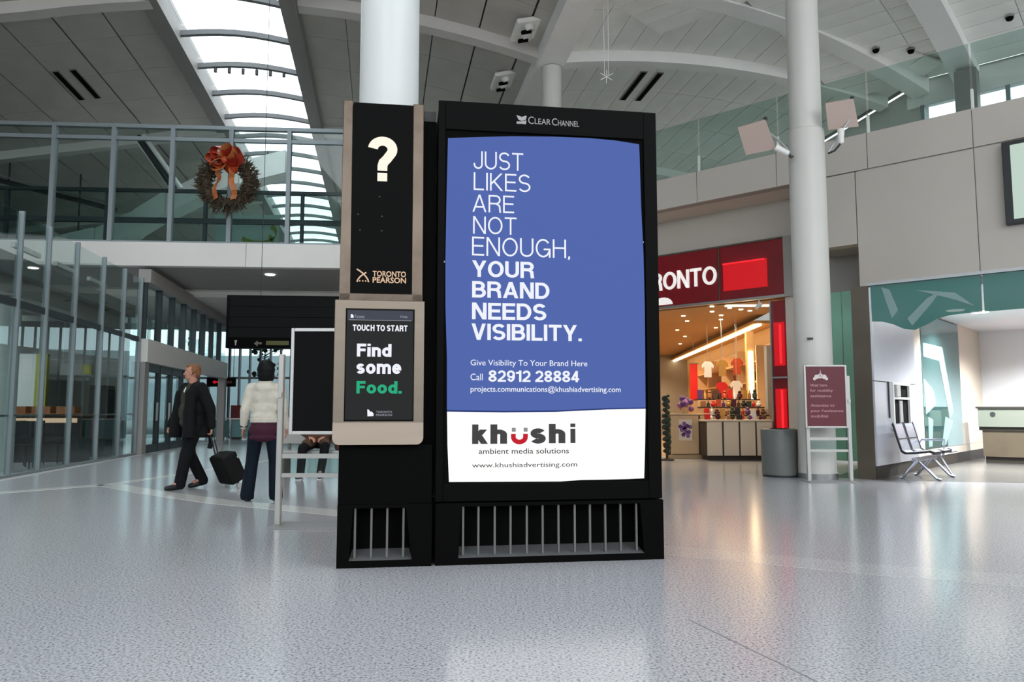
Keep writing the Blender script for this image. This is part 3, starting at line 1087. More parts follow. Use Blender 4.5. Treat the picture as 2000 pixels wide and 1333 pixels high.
# small lamp under the fascia
t = thing('track_spotlight', 'small white spotlight hanging under the red shop fascia', 'lamp', wn(-7.65, SHC - 0.05, 3.5), 0.4)
MB().tube([(0, 0, 0.22), (0, 0, 0.10)], 0.015).build('stem', 'plastic_white', t)
MB().tube([(-0.08, 0, 0.02), (0.06, 0, 0.12)], 0.05, 10).build('head', 'plastic_white', t)


def display_counter(label, loc, rot, widths, h, d, m_face, m_kick, group=None):
    t = thing('display_counter', label, 'counter', loc, rot, group)
    x = 0
    tot = sum(widths)
    MB().box(0.02, tot - 0.02, 0.03, d, 0.1, h - 0.04).build('carcass', 'shop_dark', t)
    MB().box(0.06, tot - 0.06, 0.08, d - 0.05, 0, 0.1).build('plinth', m_kick, t)
    for wd_ in widths:
        MB().box(x + 0.02, x + wd_ - 0.02, 0, 0.03, 0.11, h - 0.05).build('door', m_face, t, bevel=0.004)
        x += wd_
    MB().box(0, tot, -0.02, d, h - 0.04, h).build('top', m_face, t, bevel=0.004)
    return t


# G(1380,898) .. G(1514,898)
cA = Vector((4.40, 17.5, 0))
display_counter('cream display counter of four panels at the shop entrance', cA, 0.03, [0.38, 0.38, 0.38, 0.38], 0.92, 0.62, 'plinth_cream', 'shop_dark')
cB = Vector((3.72, 18.2, 0))
display_counter('tall wooden counter behind the cream display counter', cB, 0.02, [0.70, 0.28], 1.06, 0.6, 'shop_wood', 'shop_wood')

# goods on the counters: each box, bottle and toy its own thing
cols = ['shop_red', 'gold', 'chair_dark', 'plastic_white', 'counter_wood', 'bow_orange', 'shirt_maroon', 'foliage_dark', 'violet', 'coat_brown']
tiers = thing('tiered_stand', 'three-step display stand crowded with goods behind the cream counter', 'display stand', (4.72, 18.85, 0), 0.03)
for i_, (y_, z_) in enumerate(((0.0, 1.02), (0.32, 1.22), (0.64, 1.42))):
    MB().box(0, 1.58, y_, y_ + 0.318, 0, z_ - 0.03).build('step', 'shop_wood', tiers)
    MB().box(-0.01, 1.59, y_ - 0.002, y_ + 0.318, z_ - 0.03, z_).build('step_top', 'shop_dark', tiers)
SEEN = set()


def goods(kind, loc, hgt, colour, where, rot=0.0):
    """One item for sale; kind 0 box, 1 bottle, 2 soft toy."""
    nice = {'shop_red': 'red', 'gold': 'gold', 'chair_dark': 'black', 'plastic_white': 'white', 'counter_wood': 'brown', 'bow_orange': 'orange', 'shirt_maroon': 'maroon', 'foliage_dark': 'green', 'coat_brown': 'dark brown', 'violet': 'purple'}[colour]
    if kind == 0:
        o = MB().box(-0.055, 0.055, -0.05, 0.05, 0, hgt).build('gift_box', colour, None, bevel=0.004)
        tag(o, '%s upright gift box on %s' % (nice, where), 'box', '%s boxes on %s' % (nice, where))
    elif kind == 1:
        o = MB().lathe([(0.042, 0), (0.042, hgt * 0.6), (0.016, hgt * 0.75), (0.016, hgt), (0.001, hgt)], seg=10).build('bottle', colour, None, smooth=True)
        tag(o, '%s glass bottle standing on %s' % (nice, where), 'bottle', '%s bottles on %s' % (nice, where))
    else:
        o = MB().lathe([(0.02, 0), (0.06, 0.03), (0.065, hgt * 0.5), (0.035, hgt * 0.7), (0.05, hgt * 0.85), (0.02, hgt), (0.001, hgt)], seg=10).build('soft_toy', colour, None, smooth=True)
        tag(o, '%s soft toy sitting on %s' % (nice, where), 'toy', '%s toys on %s' % (nice, where))
    o.location = loc
    o.rotation_euler = (0, 0, rot)
    return o


for i in range(12):
    goods(i % 3, (cA.x + 0.08 + i * 0.122, cA.y + 0.20 + 0.12 * (i % 2), 0.922), random.uniform(0.10, 0.17), cols[(i // 3 + (i % 3) * 3) % 10], 'the cream display counter', 0.03)
for i in range(36):
    r_, q_ = divmod(i, 12)
    goods(q_ % 3, (4.80 + q_ * 0.128, 19.02 + 0.32 * r_ + 0.004 * q_, 1.022 + 0.20 * r_), random.uniform(0.14, 0.19) + (0.06 if r_ == 2 else 0), cols[(q_ // 3 + (q_ % 3) * 3 + r_ * 4) % 10], 'the %s step of the tiered stand' % ('front', 'middle', 'top')[r_], 0.03)

# shelving behind with goods
t = thing('shelf_unit', 'warm lit wall shelving with goods inside the shop', 'shelving', p0 + side * 3.2 - sidn * 0.05, math.atan2(side.y, side.x))
shelf_root = t
for z in (0.1, 0.8, 1.35, 1.9, 2.45):
    MB().box(0, 9, -0.5, 0.0, z, z + 0.04).build('shelf', 'shop_wood', t)
for x in (0, 2.2, 4.5, 6.8, 9.0):
    MB().box(x - 0.03, x + 0.03, -0.5, 0.0, 0, 2.9).build('upright', 'shop_wood', t)
MB().box(0, 9, -0.56, -0.5, 0, 3.0).build('back_panel', 'plinth_cream', t)
rot = math.atan2(side.y, side.x)
for i in range(30):
    r_, q_ = divmod(i, 10)
    pos = shelf_root.location + side * (0.35 + q_ * 0.87) + sidn * 0.27 + Z * (0.842, 1.392, 1.942)[r_]
    goods(i % 2, pos, random.uniform(0.2, 0.36), cols[(q_ // 2 + (i % 2) * 5 + r_) % 10], 'the %s shelf of the lit shop wall' % ('low', 'middle', 'high')[r_], rot)

# banner, light tube, hanging shirts, balloons
t = thing('red_banner', 'plain red vertical banner hanging inside the shop', 'banner', (6.15, 26.0, 1.45))
MB().box(-0.13, 0.13, -0.012, 0.012, 0, 1.25).build('cloth', 'shop_red', t)
MB().tube([(-0.16, 0, 1.27), (0.16, 0, 1.27)], 0.02).build('rod', 'steel', t)
MB().tube([(0, 0, 1.27), (0, 0, 2.27)], 0.006, 6).build('cord', 'steel', t)
lx = Vector((6.55, 21.0, 0))
t = thing('light_column', 'bright vertical light tube between hanging shirts in the shop', 'lamp', lx)
MB().box(-0.10, 0.10, 0.05, 0.2, 0, 3.3).build('pillar', 'shop_wall', t)
MB().box(-0.055, 0.055, 0.0, 0.05, 1.25, 2.75).build('tube', 'lamp_warm', t)
for k, (dx, z, c, lab) in enumerate([(-1.10, 2.05, 'plastic_white', 'white shirt in the top row beside the shop light tube'), (-0.72, 2.08, 'gold', 'gold shirt in the middle of the top row by the shop light tube'), (-0.34, 2.12, 'bow_orange', 'orange shirt in the top row nearest the shop light tube'),
                                     (-0.40, 1.50, 'plastic_white', 'white shirt in the lower row next to the shop light tube'), (-0.82, 1.46, 'shop_red', 'red shirt in the lower row by the shop light tube')]):
    t = thing('hanging_shirt', lab, 'shirt', (lx.x + dx, lx.y + 0.35 - 0.1 * k, z), 0, 'shirts hung in the shop')
    MB().prism([(-0.1, 0, 0), (0.1, 0, 0), (0.1, 0, 0.3), (0.15, 0, 0.24), (0.17, 0, 0.33), (0.08, 0, 0.44), (-0.08, 0, 0.44), (-0.17, 0, 0.33), (-0.15, 0, 0.24), (-0.1, 0, 0.3)], (0, 0.04, 0)).build('cloth', c, t)
    MB().tube([(0, 0.02, 0.44), (0, 0.02, 3.72 - z)], 0.005, 6).build('cord', 'steel', t)
t = thing('display_screen', 'tall grey display panel beside the glowing red entrance pier', 'panel', (6.55, 19.3, 0), 0.35)
MB().box(-0.17, 0.36, 0, 0.10, 0.05, 2.75).build('panel', 'logo_grey', t, bevel=0.01)
MB().box(-0.20, 0.39, -0.03, 0.13, 0, 0.05).build('foot', 'rail_dark', t)
for z_ in (1.1, 1.6):
    MB().box(0.0, 0.2, -0.02, 0, z_, z_ + 0.32).build('picture', 'interior_pale', t)
t = thing('bunch_poster', 'purple flower poster on the face of the tall wooden counter', 'poster', (cB.x + 0.36, cB.y - 0.012, 0.42))
MB().box(-0.16, 0.16, -0.004, 0.004, 0, 0.5).build('sheet', 'plinth_cream', t)
for k in range(11):
    an, r = k * 2.4, 0.042 * math.sqrt(k)
    cx, cz = r * math.cos(an), 0.27 + r * 1.3 * math.sin(an)
    MB().prism([(cx + 0.05 * math.cos(j * 0.785), -0.004, cz + 0.05 * math.sin(j * 0.785)) for j in range(8)], (0, -0.004, 0)).build('flower', 'violet' if k % 2 else 'violet_pale', t)
t = thing('flower_bunch', 'bunch of purple flowers on top of the tall wooden counter', 'flowers', (cB.x + 0.42, cB.y + 0.25, 1.06))
MB().lathe([(0.07, 0), (0.09, 0.14), (0.075, 0.16)], seg=12).build('pot', 'shop_wood', t, smooth=True)
for k in range(9):
    an, r = k * 2.4, 0.06 * math.sqrt(k)
    MB().ball((r * math.cos(an), r * math.sin(an), 0.27 - 0.02 * k + 0.1 * (k % 2)), 0.075, 8, 6).build('bloom', 'violet' if k % 2 else 'violet_pale', t, smooth=True)

# garland-dressed post at the kiosk's edge
t = thing('garland_stand', 'dark garland wound on a slim post beside the shop entrance', 'garland', (3.52, 17.6, 0))
MB().tube([(0, 0, 0), (0, 0, 1.45)], 0.03, 8).build('post', 'shop_dark', t)
MB().lathe([(0.16, 0), (0.16, 0.03), (0.03, 0.05)], seg=16).build('foot', 'shop_dark', t)
mb = MB()
for k in range(70):
    z = 0.15 + k * 0.019
    an = k * 0.9
    mb.ball((0.06 * math.cos(an), 0.06 * math.sin(an), z), random.uniform(0.03, 0.06), 6, 4)
mb.build('garland', 'foliage_dark', t, kind='stuff')

# ================================================================== SERVICE BOOTH (near the shop)
B0 = Vector((5.956, 12.649, 0))


def bo(w, n, z=0.0):
    return B0 + W * w + N * n + Z * z


RW = math.atan2(W.y, W.x)             # local x along W, local y along N
bt = struct(MB().obox(bo(-0.30, 0.02, 0.0), W * 0.26, N * 8.3, Z * 3.2).build('wall_booth', 'pier_bronze'))
MB().obox(bo(-0.31, 0.0, 0.0), W * 0.28, N * 0.02, Z * 3.2).build('end_panel', 'pier_bronze', bt)
mb = MB()
MB().obox(bo(-0.04, 0.02, 1.62), W * 0.04, N * 2.45, Z * 1.55).build('panel', 'cladding_silver', bt)
MB().obox(bo(-0.04, 0.02, 0.22), W * 0.04, N * 2.45, Z * 1.385).build('panel', 'cladding_silver', bt)
MB().obox(bo(-0.04, 2.50, 0.22), W * 0.03, N * 0.45, Z * 2.9).build('panel', 'booth_cream', bt)
MB().obox(bo(-0.04, 2.98, 0.38), W * 0.035, N * 3.1, Z * 2.65).build('pane', 'mirror_glass', bt)
MB().obox(bo(-0.04, 2.98, 0.22), W * 0.03, N * 5.3, Z * 0.155).build('panel', 'booth_cream', bt)
MB().obox(bo(-0.04, 6.10, 0.38), W * 0.03, N * 2.2, Z * 2.75).build('panel', 'booth_cream', bt)
MB().obox(bo(-0.04, 0.02, 0.0), W * 0.02, N * 8.3, Z * 0.22).build('skirting', 'skirt_dark', bt)
# bright reflections in the glass, painted as flat pale film shapes
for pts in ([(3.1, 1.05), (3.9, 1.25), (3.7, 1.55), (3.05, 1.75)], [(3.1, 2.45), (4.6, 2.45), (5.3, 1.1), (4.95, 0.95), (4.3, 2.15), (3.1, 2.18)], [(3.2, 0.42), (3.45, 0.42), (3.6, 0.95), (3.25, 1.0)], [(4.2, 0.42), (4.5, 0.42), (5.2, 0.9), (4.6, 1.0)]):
    MB().prism([bo(-0.004, a, z) for a, z in pts], W * 0.003).build('reflection_etch_shape', 'pale_film', bt)
# hanging teal glass band over the counter
tg = struct(bpy.data.objects.new('window_4', None))
C.objects.link(tg)
prof = [0.62, 0.60, 0.72, 0.88, 0.80, 0.66, 0.60, 0.57, 0.56, 0.55, 0.55, 0.55, 0.55]
for i in range(4):
    x0 = i * 1.62
    seg = 10
    poly = [bo(x0 + 0.01, 0, 3.19), bo(x0 + 1.60, 0, 3.19)]
    low = []
    for j in range(seg + 1):
        x = x0 + 0.01 + 1.59 * j / seg
        z = 2.60 - 0.20 * math.exp(-((x - 0.62) / 0.30) ** 2) + 0.012 * x
        low.append(bo(x, 0, z))
    poly += low[::-1]
    MB().prism(poly, N * 0.025).build('pane', 'teal_glass', tg)
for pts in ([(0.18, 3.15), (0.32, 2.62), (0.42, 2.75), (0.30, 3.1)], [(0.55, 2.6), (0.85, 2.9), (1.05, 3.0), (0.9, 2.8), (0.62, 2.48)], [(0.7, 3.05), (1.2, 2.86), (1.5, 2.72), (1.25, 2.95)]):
    MB().prism([bo(x, -0.006, z) for x, z in pts], N * 0.004).build('reflection_etch_shape', 'pale_film', tg)
MB().obox(bo(-0.02, -0.05, 3.19), W * 6.6, N * 0.12, Z * 0.05).build('rail', 'aluminium', tg)
bc = struct(MB().obox(bo(-0.04, 0.1, 3.06), W * 9, N * 8.3, Z * 0.1).build('ceiling', 'booth_white'))
bw = struct(MB().obox(bo(-0.05, 8.3, 0), W * 9, N * 0.15, Z * 3.06).build('wall_booth_back', 'booth_white'))
MB().obox(bo(3.0, 8.24, 1.2), W * 0.12, N * 0.06, Z * 1.5).build('window_frame', 'mullion', bw)
MB().obox(bo(3.12, 8.26, 1.25), W * 1.2, N * 0.03, Z * 1.4).build('pane', 'lightbox', bw)
for k, (w, n_) in enumerate([(0.55, 3.3), (0.85, 3.9), (2.15, 3.3), (2.75, 2.4), (2.0, 6.2), (4.2, 3.0)]):
    p = bo(w, n_)
    MB().lathe([(0.15, -0.015), (0.15, 0.0)], c=(p.x, p.y, 3.06), seg=20).build('downlight', 'lamp_on', bc)
    if k in (1, 2, 4):
        lamp('booth_lamp', 'SPOT', (p.x, p.y, 3.03), 560, (0.97, 0.98, 1.0), 0.1, spot=150)

# wall phone niche in the silver cladding
t = thing('wall_niche', 'white framed dark telephone niche in the silver cladding behind the bench', 'niche', bo(0.0, 0.86, 0.80), math.atan2(N.y, N.x))
MB().box(0, 0.06, 0, -0.05, 0, 0.82).build('frame', 'frame_white', t)
MB().box(0.98, 1.04, 0, -0.05, 0, 0.82).build('frame', 'frame_white', t)
MB().box(0.06, 0.98, 0, -0.05, 0.0, 0.05).build('frame', 'frame_white', t)
MB().box(0.06, 0.98, 0, -0.05, 0.77, 0.82).build('frame', 'frame_white', t)
MB().box(0.06, 0.98, 0, -0.012, 0.05, 0.77).build('back_plate', 'black_matte', t)
MB().box(0.06, 0.98, 0, -0.045, 0.52, 0.56).build('shelf', 'frame_white', t)
MB().box(0.10, 0.30, -0.012, -0.09, 0.56, 0.76).build('handset_unit', 'post_grey', t, bevel=0.01)
MB().box(0.42, 0.60, -0.012, -0.03, 0.06, 0.50).build('keypad_panel', 'logo_grey', t)
MB().box(-0.14, -0.10, 0, -0.02, 0.2, 0.82).build('side_strip', 'rail_dark', t)

# counter and flowers
t = thing('service_counter', 'sage service counter with a dark base inside the white booth', 'counter', bo(0.35, 5.8, 0), RW)
MB().box(0, 6, 0, 0.7, 0.78, 1.17).build('front_panel', 'desk_sage', t)
MB().box(-0.03, 6.0, -0.04, 0.75, 1.17, 1.21).build('top', 'skirt_dark', t)
MB().box(0, 6, 0.06, 0.7, 0.70, 0.78).build('shadow_gap', 'skirt_dark', t)
MB().box(0.05, 6, 0.10, 0.7, 0.14, 0.70).build('lower_panel', 'desk_brown', t)
MB().box(0.08, 6, 0.16, 0.7, 0, 0.14).build('kick_plate', 'skirt_dark', t)
MB().tube([(0.28, 0, 1.05), (0.28, -0.02, 1.05)], 0.05, 14).build('grommet', 'rail_dark', t)
t = thing('poinsettia', 'red poinsettia in a pot standing on the sage counter', 'flowers', bo(1.75, 6.05, 1.21))
MB().lathe([(0.07, 0), (0.1, 0.16), (0.09, 0.17)], seg=14).build('pot', 'counter_wood', t, smooth=True)
for k in range(12):
    an, r = k * 2.4, 0.07 * math.sqrt(k)
    MB().prism([(r * math.cos(an) + 0.11 * math.cos(j * 1.047) * (1 if j % 2 else 0.5), r * math.sin(an) + 0.11 * math.sin(j * 1.047) * (1 if j % 2 else 0.5), 0.30 + 0.04 * math.cos(k) - 0.01 * k) for j in range(6)], (0.01, -0.02, 0.05)).build('bract', 'shop_red', t)
mb = MB()
for k in range(10):
    an = k * 0.7
    mb.ball((0.13 * math.cos(an), 0.13 * math.sin(an), 0.2), (0.07, 0.07, 0.04), 6, 4)
mb.build('foliage', 'foliage_dark', t, kind='stuff')

# beam seating
t = thing('beam_seat', 'two-seat metal beam bench against the silver cladding', 'bench', bo(0.20, 0.30, 0), math.atan2(N.y, N.x))
MB().box(-0.02, 1.25, -0.32, -0.24, 0.30, 0.36).build('beam', 'seat_metal', t, bevel=0.008)
for k in range(2):
    x0 = 0.02 + k * 0.60
    prof = [(-0.56, 0.435), (-0.50, 0.455), (-0.30, 0.425), (-0.14, 0.415), (-0.08, 0.45), (-0.03, 0.62), (0.03, 0.86), (0.045, 0.90)]
    mb = MB()
    pts = [(x0 + 0.27, y, z) for y, z in prof[:5]]
    mb.sweep(pts, [Vector((0.25, 0, 0))] * 5, [Vector((0, 0, 0.025))] * 5)
    s = mb.build('seat', 'seat_metal', t)
    mb = MB()
    mb.sweep([(x0 + 0.27, y, z) for y, z in prof[4:]], [Vector((0.25, 0, 0))] * 4, [Vector((0, -0.02, 0.008))] * 4)
    bk = mb.build('backrest', 'seat_metal', t)
    MB().box(x0 + 0.02, x0 + 0.52, -0.062, -0.05, 0.655, 0.67).build('seam', 'seat_dark', bk)
    for sx in (0.0, 0.53):
        MB().sweep([(x0 + sx, y, z - 0.005) for y, z in prof], [Vector((0.018, 0, 0))] * 8, [Vector((0, -0.02, 0.035))] * 8).build('side_rail', 'seat_dark', t)
    MB().box(x0 + 0.02, x0 + 0.52, -0.57, -0.54, 0.42, 0.46).build('front_edge', 'seat_dark', s)
for x in (0.18, 1.05):
    MB().tube([(x, -0.28, 0.32), (x, -0.55, 0.03), (x, -0.62, 0.012)], 0.022).build('leg', 'seat_metal', t)
    MB().tube([(x, -0.28, 0.32), (x, -0.05, 0.03), (x, 0.0, 0.012)], 0.022).build('leg', 'seat_metal', t)
MB().tube([(1.22, -0.05, 0.55), (1.22, -0.10, 0.62), (1.22, -0.45, 0.62), (1.22, -0.42, 0.35)], 0.02).build('armrest', 'seat_metal', t)
MB().box(1.24, 1.66, -0.55, -0.15, 0.40, 0.43).build('side_table', 'seat_metal', t, bevel=0.01)
MB().tube([(1.45, -0.28, 0.40), (1.45, -0.50, 0.012)], 0.02).build('leg', 'seat_metal', t)
MB().box(1.20, 1.50, -0.32, -0.24, 0.33, 0.37).build('beam_extension', 'seat_metal', t)

# litter bin
t = thing('litter_bin', 'grey round litter bin at the corner of the shop entrance', 'bin', (4.60, 13.33, 0))
MB().lathe([(0.285, 0.0), (0.285, 0.03), (0.275, 0.04)], seg=36).build('base_ring', 'rail_dark', t, smooth=True)
MB().lathe([(0.295, 0.035), (0.305, 0.78), (0.30, 0.80), (0.27, 0.815)], seg=36).build('body', 'bin_grey', t, smooth=True)
MB().lathe([(0.15, 0.80), (0.15, 0.822), (0.12, 0.822)], seg=24).build('opening', 'black_matte', t, smooth=True)


# ================================================================== NOTICE STANDS
def stand(label, loc, rot, board, panel_dx, panel_dy, zp0=0.86, zp1=1.88, pw=0.70, fr='frame_white'):
    t = thing('notice_stand', label, 'sign stand', loc, rot)
    for x in (0.0, 0.66):
        MB().box(x - 0.028, x + 0.028, -0.03, 0.03, 0.012, 1.68).build('post', 'post_grey', t, bevel=0.008)
    MB().box(-0.06, 0.72, -0.22, 0.22, 0.0, 0.012).build('base_plate', 'logo_grey', t, bevel=0.004)
    MB().box(0.028, 0.632, -0.012, 0.012, 0.655, 0.70).build('cross_bar', 'post_grey', t)
    MB().box(0.028, 0.632, -0.012, 0.012, 0.47, 0.51).build('cross_bar', 'post_grey', t)
    MB().box(0.028, 0.632, -0.004, 0.004, 0.51, 0.655).build('clear_panel', 'glass_rail', t)
    y = panel_dy
    x0, x1 = panel_dx, panel_dx + pw
    p = MB().box(x0, x1, y - 0.012, y + 0.012, zp0, zp1).build('board', board, t)
    for (a, b, c, d) in ((x0 - 0.004, x0 + 0.028, zp0 - 0.004, zp1 + 0.004), (x1 - 0.028, x1 + 0.004, zp0 - 0.004, zp1 + 0.004)):
        MB().box(a, b, y - 0.022, y + 0.022, c, d).build('frame', fr, t, bevel=0.006)
    for c, d in ((zp0 - 0.004, zp0 + 0.028), (zp1 - 0.028, zp1 + 0.004)):
        MB().box(x0 + 0.028, x1 - 0.028, y - 0.022, y + 0.022, c, d).build('frame', fr, t, bevel=0.006)
    for x in (0.0, 0.66):
        MB().box(x - 0.02, x + 0.02, min(y, 0), max(y, 0), 1.25, 1.30).build('bracket', 'post_grey', t)
    return t, x0, x1, y - 0.012


stand('blank black notice board on grey posts beside the black kiosk', (-2.285, 7.62, 0), 0.0, 'board_black', 0.11, -0.055, 0.895, 1.93)
t, x0, x1, y = stand('maroon mobility notice board on grey posts in front of the column', (4.71, 12.32, 0), -0.02, 'maroon', -0.05, -0.055, 0.85, 1.85, pw=0.67, fr='post_grey')
for k, s in enumerate(['Wait here', 'for mobility', 'assistance', '', 'Attendez ici', "pour l'assistance", 'mobilité']):
    if s:
        zt = 1.55 - k * 0.085 + (0.02 if k > 3 else 0)
        hgt = 0.055 if any(ch in s for ch in 'pyq') else 0.045
        lettering(s, t, 'print_pink', x0 + 0.09, x0 + 0.09 + {0: 0.27, 1: 0.36, 2: 0.33, 4: 0.37, 5: 0.51, 6: 0.27}[k], zt - (0.055 if hgt > 0.05 else 0.045), zt, y, 0.01)
mb = MB()
cx, cz = x0 + 0.26, 1.66
mb.prism([(cx - 0.015, y, cz), (cx + 0.015, y, cz), (cx, y, cz + 0.12)], (0, -0.003, 0))
for dx, dz, rr in ((-0.06, 0.0, 0.038), (0.0, 0.015, 0.042), (0.06, 0.0, 0.038), (-0.095, -0.03, 0.025), (0.095, -0.03, 0.025)):
    mb.prism([(cx + dx + rr * math.cos(j * 0.7854), y, cz + dz + rr * math.sin(j * 0.7854)) for j in range(8)], (0, -0.003, 0))
mb.build('emblem', 'print_white', t)


# ================================================================== COLUMN LAMPS
def reflector_lamp(label, corners, root, head):
    """Tilted white reflector plate on an arm, with a spot that shines onto it."""
    base = Vector(root)
    t = thing('reflector_lamp', label, 'lamp', base)
    loc = [Vector(c) - base for c in corners]
    nrm = (loc[1] - loc[0]).cross(loc[3] - loc[0]).normalized()
    if nrm.z < 0:
        nrm = -nrm
    MB().prism(loc, nrm * 0.03).build('reflector_plate', 'plate_shaded', t)
    mid = (loc[0] + loc[1] + loc[2] + loc[3]) / 4 + nrm * 0.03
    e = (loc[1] + loc[2]) / 2 + nrm * 0.035
    MB().tube([(0, 0, 0), e * 0.55 + Vector((0, 0, 0.02)), e, mid], 0.02).build('arm', 'aluminium', t)
    MB().ball((loc[1] + nrm * 0.05), 0.035, 10, 6).build('pivot', 'rail_dark', t, smooth=True)
    h = Vector(head) - base
    d = (mid - h).normalized()
    MB().tube([h, h + d * 0.24], 0.045, 14, 0.06).build('spot_head', 'plastic_white', t, smooth=True)
    MB().tube([h - d * 0.02, h], 0.02, 8).build('spot_neck', 'aluminium', t)
    MB().tube([(0, 0, -0.02), h * 0.5 + Vector((0, 0, -0.05)), h], 0.018).build('spot_bracket', 'rail_dark', t)
    return t


reflector_lamp('tilted square reflector lamp on the shop-entrance side of the right column',
               [(3.80, 12.55, 5.87), (4.20, 12.35, 5.93), (4.45, 12.6, 5.52), (4.00, 12.80, 5.48)], (4.83, 12.87, 5.50), (4.64, 12.55, 5.42))
reflector_lamp('tilted square reflector lamp on the poster-box side of the right column',
               [(5.22, 12.38, 6.22), (5.69, 12.38, 6.30), (5.90, 12.68, 5.94), (5.38, 12.68, 5.88)], (5.40, 12.77, 5.52), (5.55, 12.60, 5.62))


# ================================================================== LEFT GLASS ROOM
w5 = struct(bpy.data.objects.new('window_5', None))
C.objects.link(w5)
FA = [-7.5, -6.1, -4.7, -3.3, -2.0, -0.85, 0.38, 1.52, 2.87, 4.41, 5.84, 7.14]
for i, a in enumerate(FA):
    MB().obox(lw(a - 0.025, -0.045, 0), A * 0.05, B * 0.085, Z * 4.56).build('fin', 'mullion', w5)
    if i + 1 < len(FA):
        MB().obox(lw(a + 0.03, -0.03, 0.0), A * (FA[i + 1] - a - 0.06), B * 0.015, Z * 2.9).build('pane', 'glass_green', w5)
        MB().obox(lw(a + 0.03, -0.03, 3.02), A * (FA[i + 1] - a - 0.06), B * 0.015, Z * 1.5).build('pane', 'glass_green', w5)
MB().obox(lw(-7.5, -0.10, 2.90), A * 14.64, B * 0.10, Z * 0.12).build('transom', 'mullion_dark', w5)
MB().obox(lw(-7.5, -0.08, 1.02), A * 14.64, B * 0.05, Z * 0.035).build('rail', 'mullion', w5)
MB().obox(lw(-7.5, -0.05, 0.0), A * 14.64, B * 0.08, Z * 0.05).build('sill', 'mullion', w5)
lr = struct(MB().obox(lw(-9, -9.2, 0), A * 24, B * 0.2, Z * 5.2).build('wall_left_room', 'interior_mid'))
MB().obox(lw(-9, -9.0, 0.0), B * 8.9, A * -0.2, Z * 3.6).build('side_wall', 'interior_mid', lr)
MB().obox(lw(7.35, -9.0, 0.0), B * 8.6, A * 0.2, Z * 3.4).build('side_wall', 'interior_mid', lr)
lc = struct(MB().obox(lw(-9, -9.0, 3.55), A * 16.4, B * 8.80, Z * 0.3).build('ceiling', 'interior_mid'))
MB().obox(lw(-9, -1.4, 3.25), A * 16.3, B * 0.9, Z * 0.3).build('bulkhead', 'wall_grey', lc)
for k in range(5):
    MB().obox(lw(-1.5 + 2 * k, -1.1, 4.35), A * 1.2, B * 0.08, Z * 0.10).build('upper_rail', 'interior_pale', lc)
for k in range(10):
    p = lw(-6 + (k % 5) * 2.7, -3.2 - 3.0 * (k // 5), 3.55)
    MB().lathe([(0.09, -0.012), (0.09, 0)], c=p, seg=14).build('downlight', 'lamp_on', lc)
for a_ in (-3, 0.5, 4.0):
    lamp('room_lamp', 'AREA', lw(a_, -4.2, 3.5), 75, (0.95, 0.98, 1), 2.2)
lamp('lobby_fill', 'AREA', lw(10, -2.4, 4.4), 90, (0.95, 0.98, 1), 2.2, rot=(0, 0, 0))  # added lamp without a fitting, brightens the room behind the left windows

# things inside
t = thing('cafe_counter', 'dark counter with a warm lit wooden top inside the left glass room', 'counter', lw(4.9, -1.15, 0), math.atan2(B.y, B.x))
MB().box(-0.85, 0.75, -0.35, 0.35, 0.0, 1.0).build('body', 'chair_dark', t, bevel=0.01)
MB().box(-0.9, 0.8, -0.4, 0.4, 1.0, 1.06).build('top', 'counter_wood', t, bevel=0.005)
MB().box(-0.8, 0.7, -0.37, -0.35, 0.86, 0.96).build('lit_strip', 'lit_gold', t)
for k in range(3):
    MB().box(-0.8 + 0.5 * k, -0.42 + 0.5 * k, -0.2, 0.2, 1.06, 1.22).build('rack', 'counter_wood', t)
for k, (a, o_, c, lab) in enumerate([(2.6, -0.75, 'chair_dark', 'dark cafe chair behind the glass, nearest the frame edge'), (3.3, -0.95, 'chair_red', 'dark red cafe chair behind the glass, between the dark chairs'),
                                     (3.9, -0.7, 'chair_dark', 'dark cafe chair behind the glass, right before the warm lit counter'), (6.2, -0.75, 'chair_red', 'dark red chair behind the glass beyond the warm lit counter'),
                                     (6.3, -1.5, 'chair_dark', 'dark chair behind the glass beyond the warm lit counter')]):
    t = thing('cafe_chair', lab, 'chair', lw(a, o_, 0), 0.4 + k)
    MB().box(-0.22, 0.22, -0.22, 0.22, 0.43, 0.47).build('seat', c, t, bevel=0.01)
    MB().box(-0.22, 0.22, 0.2, 0.24, 0.47, 0.92).build('backrest', c, t, bevel=0.01)
    for sx in (-0.19, 0.19):
        for sy in (-0.19, 0.19):
            MB().tube([(sx, sy, 0), (sx, sy, 0.43)], 0.018, 6).build('leg', 'chair_dark', t)
for k, (a, o_, c, lab) in enumerate([(3.6, -2.1, 'shirt_maroon', 'tall dark machine standing behind the red cafe chair in the glass room'), (6.9, -0.55, 'jeans_navy', 'dark blue cabinet behind the glass next to the corner')]):
    t = thing('vending_cabinet', lab, 'cabinet', lw(a, o_, 0), math.atan2(-B.x, B.y) + math.pi)
    MB().box(-0.3, 0.3, 0, 0.4, 0.0, 1.75).build('body', 'chair_dark', t, bevel=0.015)
    MB().box(-0.26, 0.26, -0.015, 0, 0.9, 1.65).build('front_panel', c, t)
    MB().box(-0.22, 0.22, -0.02, 0, 0.25, 0.4).build('slot', 'black_matte', t)
t = thing('shop_partition', 'pale partition with an olive stripe standing inside the left glass room', 'partition', lw(6.4, -2.2, 0), math.atan2(B.y, B.x))
MB().box(-0.9, 0.1, 0, 0.12, 0, 2.5).build('panel', 'interior_pale', t)
MB().box(0.1, 0.35, -0.02, 0.14, 0, 2.5).build('post', 'olive_print', t)
t = thing('hanging_notice', 'small dark notice with a yellow green square hanging in the glass room', 'sign', lw(5.6, -0.9, 1.95), math.atan2(B.y, B.x))
MB().box(-0.35, 0.35, -0.02, 0.02, 0, 0.28).build('board', 'interior_mid', t)
